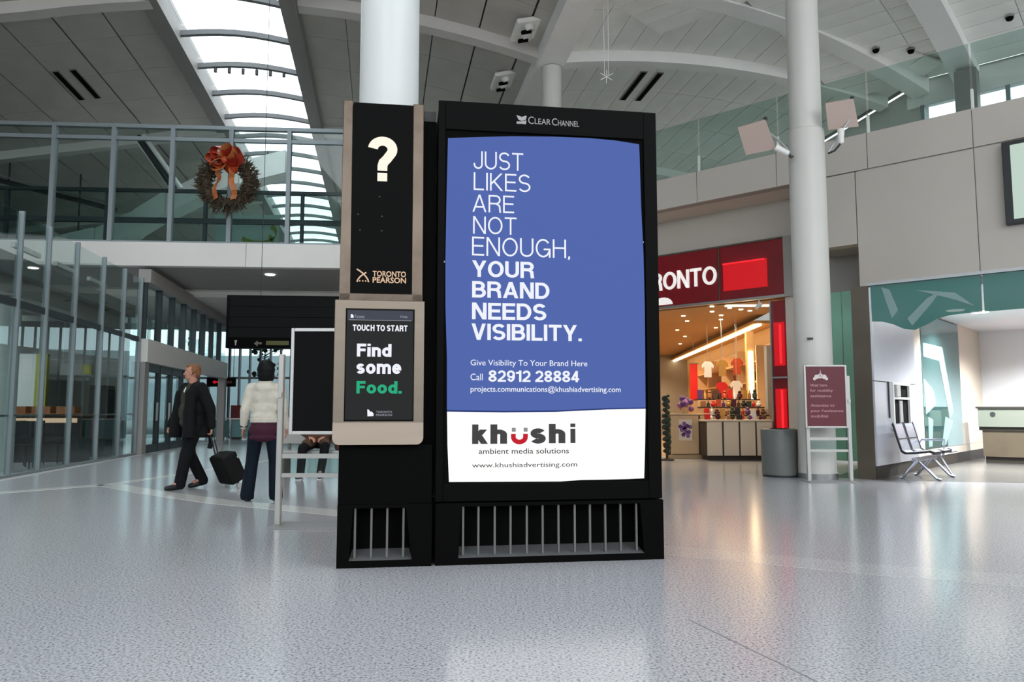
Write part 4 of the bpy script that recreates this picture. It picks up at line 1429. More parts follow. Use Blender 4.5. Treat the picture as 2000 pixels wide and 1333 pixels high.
MB().box(0.14, 0.33, -0.025, -0.02, 0.03, 0.25).build('square', 'olive_print', t)
for sx in (-0.3, 0.3):
    MB().tube([(sx, 0, 0.28), (sx, 0, 1.6)], 0.008, 6).build('rod', 'mullion', t)

# wall with doors beyond the glass room
fw = struct(bpy.data.objects.new('wall_left', None))
C.objects.link(fw)
MB().obox(lw(7.2, -0.1, 2.38), A * 10.5, B * 0.3, Z * 0.60).build('fascia', 'wall_white', fw)
MB().obox(lw(7.2, -0.1, 4.45), A * 10.5, B * 0.3, Z * 0.35).build('header', 'wall_grey', fw)
MB().obox(lw(7.2, -4.6, 0.0), A * 10.5, B * 0.1, Z * 4.7).build('back_panel', 'interior_mid', fw)
for a in (7.2, 12.7, 17.5):
    MB().obox(lw(a, -0.1, 0), A * 0.35, B * 0.25, Z * 2.38).build('pier', 'wall_grey', fw)
w6 = struct(bpy.data.objects.new('window_6', None))
C.objects.link(w6)
for k in range(8):
    a = 7.25 + k * 1.35
    MB().obox(lw(a, -0.05, 2.98), A * 0.09, B * 0.16, Z * 1.47).build('mullion', 'mullion_dark', w6)
    MB().obox(lw(a + 0.09, 0.0, 2.98), A * 1.26, B * 0.015, Z * 1.47).build('pane', 'glass_green', w6)
for d_ in range(4):
    a = 7.65 + d_ * 1.24
    dr = struct(bpy.data.objects.new('door_%d' % (d_ + 1), None))
    C.objects.link(dr)
    MB().obox(lw(a, -0.02, 0), A * 0.09, B * 0.10, Z * 2.36).build('stile', 'mullion_dark', dr)
    MB().obox(lw(a + 1.08, -0.02, 0), A * 0.09, B * 0.10, Z * 2.36).build('stile', 'mullion_dark', dr)
    MB().obox(lw(a + 0.09, -0.02, 2.16), A * 0.99, B * 0.10, Z * 0.2).build('head_rail', 'mullion_dark', dr)
    MB().obox(lw(a + 0.09, -0.02, 0.0), A * 0.99, B * 0.10, Z * 0.22).build('bottom_rail', 'mullion_dark', dr)
    MB().obox(lw(a + 0.09, 0.02, 0.22), A * 0.99, B * 0.015, Z * 1.94).build('pane', 'glass_green', dr)
    MB().obox(lw(a + 0.95, 0.08, 0.85), A * 0.04, B * 0.05, Z * 0.5).build('handle', 'steel', dr)

# ================================================================== BRIDGE
bg_ = struct(bpy.data.objects.new('wall_bridge', None))
C.objects.link(bg_)
S0, S1 = -28.0, 10.6
seams = [-28, -22, -16, -10.4, -4.0, 2.55, 7.2, 10.6]
for i in range(len(seams) - 1):
    MB().obox(br(seams[i] + 0.006, 0, 4.92), BRD * (seams[i + 1] - seams[i] - 0.012), BRN * 0.25, Z * 0.63).build('panel', 'wall_white', bg_)
MB().obox(br(S0, 0.04, 4.93), BRD * (S1 - S0), BRN * 0.19, Z * 0.60).build('core', 'wall_grey', bg_)
MB().obox(br(S0, 4.2, 4.92), BRD * (S1 - S0), BRN * 0.25, Z * 0.63).build('far_band', 'wall_white', bg_)
bs_ = struct(MB().obox(br(S0, 0.25, 4.94), BRD * (S1 - S0), BRN * 3.95, Z * 0.3).build('ceiling', 'wall_grey'))
p = br(2.9, 1.2, 4.93)
MB().lathe([(0.13, -0.012), (0.13, 0.0)], c=p, seg=16).build('downlight', 'lamp_on', bs_)
# lower ceiling beyond the bridge
lc2 = struct(MB().obox(br(-4.0, 4.5, 4.75), BRD * 17.6, BRN * 11.2, Z * 0.2).build('ceiling', 'wall_white'))
for (s, d) in ((1.6, 6.0), (2.4, 6.6), (1.9, 8.0), (2.8, 8.6), (3.4, 6.4)):
    MB().lathe([(0.14, -0.012), (0.14, 0.0)], c=br(s, d, 4.75), seg=14).build('ceiling_vent', 'rail_dark', lc2)
w7 = struct(bpy.data.objects.new('window_7', None))
C.objects.link(w7)
ms = [-2.53 - 1.53 * k for k in range(15, 0, -1)] + [-2.53 + 1.53 * k for k in range(0, 9)]
for i, s in enumerate(ms):
    MB().obox(br(s - 0.055, 0.02, 5.55), BRD * 0.11, BRN * 0.16, Z * 3.2).build('mullion', 'mullion', w7)
    if i + 1 < len(ms):
        MB().obox(br(s + 0.055, 0.10, 5.60), BRD * 1.42, BRN * 0.015, Z * 2.75).build('pane', 'glass_green', w7)
        MB().obox(br(s + 0.055, 0.10, 8.43), BRD * 1.42, BRN * 0.015, Z * 0.24).build('pane', 'glass_green', w7)
MB().obox(br(S0, 0.03, 8.66), BRD * (S1 - S0), BRN * 0.14, Z * 0.10).build('top_rail', 'mullion', w7)
MB().obox(br(S0, 0.05, 8.33), BRD * (S1 - S0), BRN * 0.10, Z * 0.10).build('rail', 'mullion', w7)
MB().obox(br(S0, 0.05, 5.55), BRD * (S1 - S0), BRN * 0.10, Z * 0.05).build('sill', 'mullion', w7)
# far side of the bridge
w8 = struct(bpy.data.objects.new('window_8', None))
C.objects.link(w8)
for i, s in enumerate(ms[::2]):
    MB().obox(br(s + 1.0, 4.25, 5.55), BRD * 0.10, BRN * 0.14, Z * 2.6).build('mullion', 'mullion_dark', w8)
    MB().obox(br(s + 1.1, 4.30, 5.60), BRD * 2.95, BRN * 0.015, Z * 2.5).build('pane', 'glass_rail', w8)
MB().obox(br(S0, 4.22, 7.10), BRD * (S1 - S0), BRN * 0.14, Z * 0.16).build('rail', 'mullion_dark', w8)
MB().obox(br(S0, 4.22, 8.1), BRD * (S1 - S0), BRN * 0.14, Z * 0.10).build('rail', 'mullion_dark', w8)

# behind the bridge: stepped white arch, strut, graphic
t = thing('arched_truss', 'white segmented arch rising behind the bridge glass', 'arch', (-17.8, 29.0, 0))
arc = [(0.0, 7.5), (1.7, 7.9), (3.2, 8.6), (4.4, 9.35), (5.6, 9.95), (7.2, 10.55), (9.0, 11.0)]
for i in range(len(arc) - 1):
    (xa, za), (xb, zb) = arc[i], arc[i + 1]
    off = 0.10 * (i % 2)
    MB().prism([(xa + 0.02, off, za - 0.65), (xb - 0.02, off, zb - 0.65), (xb - 0.02, off, zb + 0.25), (xa + 0.02, off, za + 0.25)], (0, 0.9, 0)).build('segment', 'rib_white', t)
for x_, z_ in ((0.9, 7.9), (8.2, 10.7)):
    MB().tube([(x_, 0.4, z_), (x_, 0.4, 11.3)], 0.03, 8).build('hanger', 'rail_dark', t)
t = thing('roof_strut', 'slanting white roof strut with a dark underside behind the bridge glass', 'strut', (-12.45, 25.2, 10.4))
MB().tube([(0, 0, 0), (1.35, 0, -1.85)], 0.08, 8).build('tube', 'plastic_white', t, smooth=True)
MB().tube([(-0.18, 0, -0.06), (1.12, 0, -1.88)], 0.11, 8).build('lower_tube', 'rail_dark', t, smooth=True)
MB().tube([(-0.30, 0, -0.10), (1.02, 0, -1.90)], 0.03, 8).build('rod', 'plastic_white', t, smooth=True)
for k, (x, y, z0, x2, z2) in enumerate([(-18.5, 27.0, 9.4, -14.2, 8.3)]):
    t = thing('roof_truss', 'dark sloping roof tube behind the bridge glass near the frame edge', 'strut', (x, y, z0))
    MB().tube([(0.4, 0, -0.1), (0.4, 0, 1.6)], 0.03, 8).build('hanger', 'rail_dark', t)
    MB().tube([(0, 0, 0), (x2 - x, 0, z2 - z0)], 0.09, 8).build('tube', 'rail_dark', t, smooth=True)
    MB().tube([(0, 0, 0.18), (x2 - x, 0, z2 - z0 + 0.18)], 0.04, 8).build('cable_tray', 'rib_grey', t, smooth=True)
t = thing('wall_graphic', 'white panel with a yellow green swirl behind the bridge glass', 'panel', (-9.3, 25.0, 6.35))
MB().box(-0.55, 1.6, 0, 0.05, -0.3, 1.25).build('panel', 'interior_pale', t)
for zo, rr in ((0.3, 0.42), (0.62, 0.5)):
    pts = [(0.9 + rr * 1.2 * math.cos(math.radians(a_)), -0.012, zo + 0.32 * math.sin(math.radians(a_))) for a_ in range(-150, 60, 15)]
    MB().sweep(pts, [Vector((0.03, 0, 0.07))] * len(pts), [Vector((0, 0.01, 0))] * len(pts)).build('swirl', 'olive_print', t)

# ================================================================== FAR FACADE
w9 = struct(bpy.data.objects.new('window_9', None))
C.objects.link(w9)
FY = 36.0
for i in range(46):
    x = -19.0 + 0.48 * i
    MB().box(x - 0.035, x + 0.035, FY - 0.12, FY + 0.06, 0, 7.4).build('mullion', 'mullion_dark' if i % 3 == 0 else 'mullion', w9)
    MB().box(x + 0.035, x + 0.445, FY, FY + 0.015, 0, 7.4).build('pane', 'glass_far', w9)
MB().box(-19, 3.2, FY - 0.1, FY + 0.08, 2.6, 2.7).build('rail', 'mullion', w9)
ff = struct(MB().box(-45, 45, 55.0, 55.4, 7.0, 12.6).build('wall_far', 'wall_grey'))
MB().box(-45, 45, FY - 0.1, 55.0, 7.4, 7.6).build('upper_roof', 'wall_white', ff)
MB().box(-45, -19.1, FY - 0.1, FY + 0.3, 0, 7.4).build('panel', 'wall_grey', ff)
MB().box(3.2, 45, FY - 0.1, FY + 0.3, 0, 7.4).build('panel', 'wall_grey', ff)
# side walls that close the hall far out of frame
struct(MB().box(-45.3, -45, -14, 37, 0, 12.4).build('wall_side', 'wall_grey'))
struct(MB().box(45, 45.3, -14, 37, 0, 12.4).build('wall_side', 'wall_grey'))
# back wall of the hall behind the viewer: solid below, glazed above
struct(MB().box(-45, 45, -14.3, -14, 0, 4.2).build('wall_back', 'wall_grey'))

# outdoors
o = MB().box(-60, 20, 110, 130, -0.1, 9).build('far_terminal', 'building_far')
tag(o, 'long pale building far away beyond the far glazing', 'building')
for k, (x, y, h_, lab) in enumerate([(-15.2, 47, 6.5, 'dark tree outside the far glazing, seen past the end of the door wall'), (-12.4, 50, 6.0, 'dark tree outside the far glazing, under the black hanging sign'), (-9.6, 46, 5.4, 'dark tree outside the far glazing, behind the sweater-clad person')]):
    t = thing('bare_tree', lab, 'tree', (x, y, -0.1), 0, 'trees beyond the far glazing')
    MB().tube([(0, 0, 0), (0.05, 0, h_ * 0.75)], 0.10, 8, 0.03).build('trunk', 'bark', t)
    mb = MB()
    for j in range(60):
        an = random.uniform(0, 6.28)
        r = random.uniform(0.1, 1.1)
        z_ = h_ * 0.5 + random.uniform(0, h_ * 0.5)
        mb.tube([(0.03, 0, z_ - 0.5 * r), (r * math.cos(an), r * math.sin(an), z_)], 0.025, 5, 0.01)
        mb.ball((r * math.cos(an), r * math.sin(an), z_), random.uniform(0.06, 0.16), 6, 4)
    mb.build('crown', 'foliage_dark', t, kind='stuff')

# planters / low glass guard in front of the far glazing
t = thing('glass_barrier', 'low teal glass barrier with a pale handrail before the far glazing', 'barrier', (-12.6, 30.5, 0))
for k in range(4):
    MB().box(0.05 + k * 1.5, 1.45 + k * 1.5, -0.01, 0.01, 0.08, 0.75).build('pane', 'teal_low', t)
    MB().box(-0.02 + k * 1.5, 0.02 + k * 1.5, -0.03, 0.03, 0, 0.8).build('post', 'aluminium', t)
MB().box(-0.05, 6.05, -0.04, 0.04, 0.78, 0.83).build('handrail', 'plastic_white', t)
t = thing('red_pillar_sign', 'slim red pillar sign standing behind the teal barrier', 'sign', (-11.6, 32.5, 0))
MB().box(-0.22, 0.22, -0.1, 0.1, 0.08, 1.35).build('body', 'chair_red', t, bevel=0.01)
MB().box(-0.28, 0.28, -0.16, 0.16, 0, 0.08).build('foot', 'rail_dark', t)

# small hanging gate sign
t = thing('hanging_sign', 'small black hanging sign with a red arrow beyond the walking man', 'sign', (-12.1, 32, 2.12))
MB().box(-0.60, 0.60, -0.05, 0.05, 0, 0.38).build('housing', 'black_gloss', t, bevel=0.01)
MB().prism([(-0.36, -0.052, 0.19), (-0.24, -0.052, 0.27), (-0.24, -0.052, 0.22), (-0.02, -0.052, 0.22), (-0.02, -0.052, 0.16), (-0.24, -0.052, 0.16), (-0.24, -0.052, 0.11)], (0, -0.004, 0)).build('arrow', 'screen_red', t)
MB().box(0.06, 0.46, -0.054, -0.05, 0.14, 0.24).build('text_bar', 'maroon', t)
for sx in (-0.5, 0.5):
    MB().tube([(sx, 0, 0.38), (sx, 0, 2.63)], 0.012, 6).build('rod', 'rail_dark', t)

# ================================================================== FLIGHT BOARD
t = thing('flight_board', 'wide unlit black flight information board hung on cables', 'display board', (-5.62, 15.0, 2.35), 0.09)
Lb = 3.1
MB().box(0, Lb, 0.0, 0.28, 0, 1.05).build('housing', 'black_gloss', t, bevel=0.01)
for k in range(4):
    MB().box(0.06, Lb - 0.06, -0.012, 0.0, 0.21 + k * 0.205, 0.405 + k * 0.205).build('row_panel', 'board_black', t)
MB().box(0.06, Lb - 0.06, -0.012, 0.0, 0.03, 0.195).build('legend_strip', 'black_matte', t)
MB().prism([(0.17, -0.014, 0.15), (0.23, -0.014, 0.15), (0.215, -0.014, 0.11), (0.21, -0.014, 0.05), (0.19, -0.014, 0.05), (0.185, -0.014, 0.11)], (0, -0.003, 0)).build('symbol', 'logo_grey', t)
MB().prism([(0.55, -0.014, 0.09), (0.62, -0.014, 0.15), (0.62, -0.014, 0.115), (0.70, -0.014, 0.115), (0.70, -0.014, 0.075), (0.62, -0.014, 0.075), (0.62, -0.014, 0.03)], (0, -0.003, 0)).build('symbol', 'pier_bronze', t)
MB().box(0.78, 1.22, -0.015, -0.012, 0.06, 0.145).build('legend_bar', 'olive_dim', t)
for sx in (0.62, 2.5):
    MB().tube([(sx, 0.14, 1.05), (sx, 0.14, 8.93)], 0.006, 6).build('cable', 'rail_dark', t)

# ================================================================== WREATH
t = thing('christmas_wreath', 'big Christmas wreath with an orange bow on the bridge glass', 'wreath', (-7.45, 19.66, 7.08), 0.07)
t.scale = (1.14, 1.14, 1.14)
mb = MB()
for k in range(1700):
    an = random.uniform(0, 2 * math.pi)
    ph = random.uniform(0, 2 * math.pi)
    rr = 0.19 * math.sqrt(random.random())
    R0 = 0.50
    c = Vector(((R0 + rr * math.cos(ph)) * math.cos(an), rr * math.sin(ph) * 0.8, (R0 + rr * math.cos(ph)) * math.sin(an)))
    d = Vector((math.cos(an) * random.uniform(-0.2, 1) + random.uniform(-0.6, 0.6), random.uniform(-0.9, 0.4), math.sin(an) * random.uniform(-0.2, 1) + random.uniform(-0.6, 0.6))).normalized()
    u = d.cross(Vector((0.3, 1, 0.2))).normalized() * 0.022
    e = c + d * random.uniform(0.08, 0.17)
    v2 = d.cross(u).normalized() * 0.022
    mb.add([c - u, c + u, e, c + v2], [(0, 1, 2), (0, 2, 3), (1, 3, 2), (0, 3, 1)])
mb.build('needles', 'needles', t, kind='stuff')
pts = [(0.48 * math.cos(2 * math.pi * k / 28), 0, 0.48 * math.sin(2 * math.pi * k / 28)) for k in range(29)]
MB().tube(pts, 0.10, 10).build('ring', 'needles', t, smooth=True)
for k, (ang, ln, wd_) in enumerate([(160, 0.40, 0.24), (20, 0.42, 0.24), (215, 0.36, 0.22), (-35, 0.36, 0.22), (125, 0.36, 0.22), (55, 0.36, 0.22), (185, 0.30, 0.18), (-8, 0.30, 0.18)]):
    ca, sa = math.cos(math.radians(ang)), math.sin(math.radians(ang))
    pts = []
    for j in range(13):
        q = 2 * math.pi * j / 12
        l = ln * 0.5 * (1 - math.cos(q))
        h_ = 0.13 * math.sin(q)
        pts.append((ca * l - sa * h_, -0.17 - 0.03 * (k % 3) - 0.10 * math.sin(q / 2), 0.44 + sa * l + ca * h_))
    MB().sweep(pts, [Vector((-sa * wd_ * 0.30, -wd_ * 0.42, ca * wd_ * 0.30))] * 13, [Vector((0, -0.008, 0.004))] * 13).build('bow_loop', ('bow_orange', 'bow_red', 'bow_gold')[k % 3], t)
MB().ball((0, -0.28, 0.44), (0.08, 0.07, 0.08), 10, 8).build('bow_knot', 'bow_orange', t, smooth=True)
for sx in (-1, 1):
    pts = [(sx * (0.12 + 0.012 * j + 0.03 * math.sin(j * 1.3)), -0.22 - 0.05 * math.sin(j * 1.5), 0.36 - 0.10 * j) for j in range(9)]
    MB().sweep(pts, [Vector((0.055 + 0.0, 0.03 * sx, 0.02))] * 9, [Vector((0, -0.01, 0))] * 9).build('ribbon_tail', 'bow_gold', t)
MB().tube([(0, 0, 0.62), (0, 0.12, 1.30)], 0.012, 6).build('hanger', 'mullion', t)
MB().tube([(0, 0, -0.62), (0, 0, -0.85)], 0.02, 6).build('hanging_stem', 'needles', t)


# ================================================================== CEILING FITTINGS
def ceiling_spot(label, a, b, prof, slope):
    o = ab(a, b, prof(b) + 0.20)
    t = thing('ceiling_spotlight', label, 'lamp', o)
    ex = A
    ey = (B + Z * slope(b)).normalized()
    t.rotation_euler = Matrix((ex, ey, ex.cross(ey) * (1 if ex.cross(ey).z > 0 else -1))).transposed().to_euler()
    MB().box(-0.5, 0.5, -0.34, 0.34, -0.03, 0.08).build('mounting_plate', 'roof_panel', t)
    for sx in (-0.24, 0.22):
        MB().lathe([(0.12, -0.16), (0.14, -0.05), (0.14, 0.0)], c=(sx, 0, 0), seg=16).build('spot_housing', 'plastic_white', t, smooth=True)
        MB().box(sx - 0.05, sx + 0.05, -0.02, 0.24, -0.20, -0.13).build('lens', 'black_matte', t)
    return t


ceiling_spot('pair of ceiling spotlights on a pale plate beyond the column rib', 2.11, -0.96, z_left, slope_left)
ceiling_spot('pair of ceiling spotlights on a pale plate nearer the viewer', -1.05, -0.87, z_left, slope_left)


def slot(label, o, ea, eb, ln, group):
    o = Vector(o)
    t = thing('ceiling_slot', label, 'air slot', o, 0, group)
    ea = Vector(ea).normalized()
    eb = Vector(eb).normalized()
    up = ea.cross(eb).normalized()
    if up.z < 0:
        up = -up
    MB().obox(-ea * ln / 2 - eb * 0.07 - up * 0.02, ea * ln, eb * 0.14, up * 0.03).build('slot', 'black_matte', t)
    MB().obox(-ea * (ln / 2 + 0.03) - eb * 0.10 - up * 0.012, ea * (ln + 0.06), eb * 0.20, up * 0.02).build('rim', 'rib_grey', t)


for i, b in enumerate((-13.75, -13.29)):
    slot(['dark ceiling air slot over the glass room, the one farther from the skylight', 'dark ceiling air slot over the glass room, the one nearer the skylight'][i], ab(4.56, b, z_left(b) + 0.285), A, B + Z * slope_left(b), 2.0, 'air slots over the glass room')
for i, b in enumerate((3.0, 3.5)):
    slot(['dark ceiling air slot beyond the roof arch, nearer the slim column', 'dark ceiling air slot beyond the roof arch, farther from the slim column'][i], ab(2.08, b, z_right(b) + 0.285), A, B + Z * slope_right(b), 2.0, 'air slots beyond the roof arch')
for i, s in enumerate((4.6, 3.9)):
    slot(['dark ceiling air slot in the far corner roof bay, the higher one', 'dark ceiling air slot in the far corner roof bay, the lower one'][i], ws(3.0, s, zw(s) + 0.285), W, -N + Z * (0.19 - 0.0282 * s), 2.4, 'air slots in the corner roof bay')
for k, (kind, u, v, lab) in enumerate([('r', 4.3, 8.3, 'black ceiling downlight seen through the gallery glass beside the kiosk'), ('w', 0.2, 1.7, 'black ceiling downlight behind the gallery glass just right of the column'), ('w', -0.5, 2.2, 'black ceiling downlight between the column and the corner rib'), ('w', 2.4, 1.9, 'black ceiling downlight in the corner roof bay above the poster box')]):
    p = ab(u, v, z_right(v) + 0.27) if kind == 'r' else ws(u, v, zw(v) + 0.27)
    t = thing('ceiling_downlight', lab, 'lamp', p)
    MB().lathe([(0.06, -0.09), (0.08, -0.06), (0.08, 0.02)], seg=14).build('can', 'black_matte', t, smooth=True)
    MB().lathe([(0.10, -0.02), (0.10, 0.02)], seg=14).build('rim', 'rib_grey', t, smooth=True)
t = thing('hanging_ornament', 'thin white wire ornament hanging from the arched roof', 'ornament', (2.17, 17.0, 8.76))
for sx in (-0.05, 0.05):
    MB().tube([(sx, 0, 0.02), (sx, 0, 1.98)], 0.006, 6).build('wire', 'rib_white', t)
for k in range(3):
    an = 0.5 + k * math.pi / 3
    MB().tube([(0.16 * math.cos(an), 0, 0.16 * math.sin(an)), (-0.16 * math.cos(an), 0, -0.16 * math.sin(an))], 0.009, 6).build('ray', 'rib_white', t)

# ================================================================== ADVERTISING KIOSK
KX, KY, KR = -0.559, 5.711, math.radians(8.41)
k = thing('advertising_kiosk', 'tall black advertising kiosk with a lit blue and white poster screen', 'kiosk', (KX, KY, 0), KR)
KW, KH, KD = 1.72, 3.49, 0.46
MB().box(0.0, KW, 0.02, KD, 0.45, KH).build('body', 'black_body', k, bevel=0.015)
# front frame around the screen
fr = MB()
fr.box(0.0, 0.085, -0.012, 0.02, 0.455, KH)
k_l = MB().box(-0.005, 0.05, -0.014, 0.02, 0.455, KH + 0.005).build('frame_side', 'black_gloss', k, bevel=0.006)
MB().box(1.62, KW + 0.005, -0.014, 0.02, 0.455, KH + 0.005).build('frame_side', 'black_gloss', k, bevel=0.006)
MB().box(0.05, 1.62, -0.014, 0.02, 3.27, KH + 0.005).build('frame_top', 'black_gloss', k, bevel=0.004)
MB().box(0.05, 1.62, -0.014, 0.02, 0.455, 0.585).build('frame_bottom', 'black_gloss', k, bevel=0.004)
MB().box(0.05, 1.62, 0.004, 0.019, 0.585, 3.27).build('screen_backing', 'black_matte', k)
blue = [(0.077, 1.128), (0.074, 1.512), (0.060, 1.90), (0.057, 2.240), (0.061, 2.682), (0.069, 3.203), (0.325, 3.225), (0.565, 3.244), (0.889, 3.258), (1.177, 3.262), (1.384, 3.254), (1.586, 3.233), (1.589, 3.158), (1.595, 2.743), (1.609, 2.333), (1.612, 1.93), (1.609, 1.527), (1.606, 1.146), (1.30, 1.141), (0.90, 1.124), (0.50, 1.120)]
scr = MB().prism([(x, -0.002, z) for x, z in blue], (0, 0.004, 0)).build('screen', 'screen_blue', k)
edge = [(0.077, 1.128), (0.50, 1.120), (0.90, 1.124), (1.30, 1.141), (1.606, 1.146), (1.606, 1.136), (1.30, 1.130), (0.90, 1.112), (0.50, 1.108), (0.078, 1.114)]
MB().prism([(x, -0.002, z) for x, z in edge], (0, 0.004, 0)).build('screen_edge_line', 'screen_navy', k)
white = [(0.078, 1.114), (0.50, 1.108), (0.90, 1.112), (1.30, 1.130), (1.606, 1.136), (1.598, 0.88), (1.586, 0.606), (1.45, 0.602), (1.271, 0.600), (1.10, 0.600), (0.934, 0.591), (0.096, 0.598), (0.083, 0.867)]
MB().prism([(x, -0.002, z) for x, z in white], (0, 0.004, 0)).build('screen_lower_panel', 'screen_white', k)
yt = -0.002
thin, bold = 0.0, 0.026
for s, x0, x1, z0, z1, wgt in [('JUST', .267, .653, 2.971, 3.111, -0.004), ('LIKES', .268, .709, 2.805, 2.943, -0.004), ('ARE', .260, .581, 2.634, 2.770, -0.004), ('NOT', .265, .600, 2.465, 2.600, -0.004),
                               ('ENOUGH,', .258, 1.018, 2.285, 2.441, -0.004), ('YOUR', .259, .736, 2.131, 2.258, bold), ('BRAND', .260, .855, 1.973, 2.099, bold), ('NEEDS', .260, .830, 1.808, 1.935, bold),
                               ('VISIBILITY.', .257, 1.106, 1.652, 1.776, bold)]:
    strokes(s, k, 'screen_letter', x0, x1, z0, z1, yt, 0.172 if wgt == bold else 0.088)
lettering('Give Visibility To Your Brand Here', k, 'screen_letter', .251, 1.148, 1.446, 1.503, yt, 0.0)
lettering('Call', k, 'screen_letter', .251, .343, 1.348, 1.398, yt, 0.0)
strokes('82912 28884', k, 'screen_letter', .386, 1.083, 1.338, 1.424, yt, 0.17)
lettering('projects.communications@khushiadvertising.com', k, 'screen_letter', .252, 1.409, 1.250, 1.306, yt, 0.004)
for ch, x0, x1, z0, z1 in (('k', .261, .383, .875, 1.019), ('h', .402, .527, .875, 1.019), ('s', .705, .822, .874, .989), ('h', .846, .972, .876, 1.021), ('i', 1.012, 1.050, .877, 1.024)):
    strokes(ch, k, 'screen_grey', x0, x1, z0, z1, yt, 0.235, name='letter')
mb = MB()
outer, inner = [], []
for j in range(13):
    a_ = math.pi + math.pi * j / 12
    outer.append((0.621 + 0.064 * math.cos(a_), 0.925 + 0.055 * math.sin(a_)))
    inner.append((0.621 + 0.028 * math.cos(a_), 0.925 + 0.020 * math.sin(a_)))
poly = [(0.557, 0.948)] + outer + [(0.685, 0.948), (0.649, 0.948)] + inner[::-1] + [(0.593, 0.948)]
MB().prism([(x, yt, z) for x, z in poly], (0, -0.002, 0)).build('logo_smile', 'screen_red', k)
mb = MB()
for x in (0.578, 0.668):
    mb.box(x - 0.015, x + 0.015, yt - 0.002, yt, 0.964, 0.993)
mb.build('logo_dots', 'screen_palegrey', k)
lettering('ambient media solutions', k, 'screen_grey', .315, .999, .800, .840, yt, 0.004)
lettering('www.khushiadvertising.com', k, 'screen_grey', .266, 1.062, .690, .735, yt, 0.0)
# maker's mark on the top frame
lettering('C', k, 'logo_grey', .690, .735, 3.345, 3.405, -0.0145, 0.0)
lettering('LEAR', k, 'logo_grey', .742, .868, 3.347, 3.392, -0.0145, 0.0)
lettering('C', k, 'logo_grey', .878, .920, 3.343, 3.401, -0.0145, 0.0)
lettering('HANNEL', k, 'logo_grey', .927, 1.095, 3.343, 3.388, -0.0145, 0.0)
MB().prism([(x, -0.0145, z) for x, z in [(.597, 3.410), (.620, 3.404), (.640, 3.397), (.672, 3.410), (.678, 3.404), (.672, 3.376), (.640, 3.366), (.615, 3.372)]], (0, -0.002, 0)).build('emblem', 'logo_grey', k)
MB().prism([(x, -0.0145, z) for x, z in [(.598, 3.358), (.640, 3.362), (.676, 3.372), (.672, 3.340), (.640, 3.342), (.600, 3.340)]], (0, -0.002, 0)).build('emblem', 'logo_grey', k)
MB().box(1.598, 1.606, -0.022, -0.014, 2.43, 2.445).build('screw', 'vane_steel', k)
MB().box(0.044, 0.052, -0.022, -0.014, 2.23, 2.245).build('screw', 'vane_steel', k)


def grille_base(parent, x0, x1, ox0, ox1, tx0, tx1, bars, zt=0.445):
    """Plinth with a tapering recess, a ledge and upright vanes. x0..x1 plinth, ox bottom of recess, tx top of recess."""
    mb = MB()
    yf = -0.02
    mb.prism([(x0, yf, 0), (x1, yf, 0), (x1, yf, 0.05), (x0, yf, 0.05)], (0, KD - 0.0, 0))
    mb.prism([(x0, yf, 0.05), (ox0, yf, 0.05), (tx0, yf, 0.42), (tx0, yf, zt), (x0, yf, zt)], (0, KD, 0))
    mb.prism([(ox1, yf, 0.05), (x1, yf, 0.05), (x1, yf, zt), (tx1, yf, zt), (tx1, yf, 0.42)], (0, KD, 0))
    mb.prism([(tx0, yf, 0.42), (tx1, yf, 0.42), (tx1, yf, zt), (tx0, yf, zt)], (0, KD, 0))
    mb.build('plinth', 'black_body', parent)
    MB().prism([(ox0 - 0.01, 0.18, 0.05), (ox1 + 0.01, 0.18, 0.05), (tx1, 0.18, 0.43), (tx0, 0.18, 0.43)], (0, 0.03, 0)).build('recess_back', 'black_matte', parent)
    MB().prism([(ox0, -0.015, 0.05), (ox1, -0.015, 0.05), (ox1 - 0.015, 0.18, 0.10), (ox0 + 0.015, 0.18, 0.10)], (0, 0, -0.012)).build('ledge', 'ledge_grey', parent)
    me = None
    for x in bars:
        if me is None:
            b = MB().box(-0.0075, 0.0075, -0.012, 0.012, 0.062, 0.425).build('vane', 'vane_steel', parent)
            b.location = (x, 0.03, 0)
            me = b
        else:
            dup(me, parent, (x, 0.03, 0))


grille_base(k, -0.002, 1.728, 0.165, 1.575, 0.19, 1.545, [.204, .317, .439, .557, .68, .80, .921, 1.046, 1.164, 1.283, 1.402, 1.527])

# ================================================================== INFORMATION PYLON
p = thing('information_kiosk', 'slim steel and black information pylon with a touch screen and question mark', 'kiosk', (KX, KY, 0), KR)
MB().box(-0.70, -0.12, 0.03, 0.42, 0.44, 3.44).build('body', 'black_body', p, bevel=0.01)
MB().box(-0.12, -0.012, 0.10, 0.40, 0.0, 3.36).build('link_panel', 'black_body', p)
MB().box(-0.11, -0.02, 0.09, 0.40, 3.36, 3.44).build('link_cap', 'wall_dark', p)
for (xa, xb, xc, xd) in ((-0.722, -0.642, -0.716, -0.648), (-0.192, -0.113, -0.197, -0.117)):
    mb = MB()
    vs = [(xa, -0.02, 1.93), (xb, -0.02, 1.93), (xb, 0.03, 1.93), (xa, 0.03, 1.93), (xc, -0.02, 3.45), (xd, -0.02, 3.45), (xd, 0.03, 3.45), (xc, 0.03, 3.45)]
    mb.add(vs, [(0, 3, 2, 1), (4, 5, 6, 7), (0, 1, 5, 4), (1, 2, 6, 5), (2, 3, 7, 6), (3, 0, 4, 7)])
    mb.build('side_trim', 'bronze_steel', p, bevel=0.004)
MB().box(-0.722, -0.113, -0.02, 0.03, 1.925, 1.985).build('bottom_trim', 'bronze_steel', p, bevel=0.003)
MB().box(-0.645, -0.192, -0.012, 0.03, 1.985, 3.44).build('glass_panel', 'black_gloss', p)
strokes('?', p, 'lit_cream', -.530, -.313, 2.839, 3.183, -0.0125, 0.20)
# airport mark: crossing arcs, dots
mb = MB()


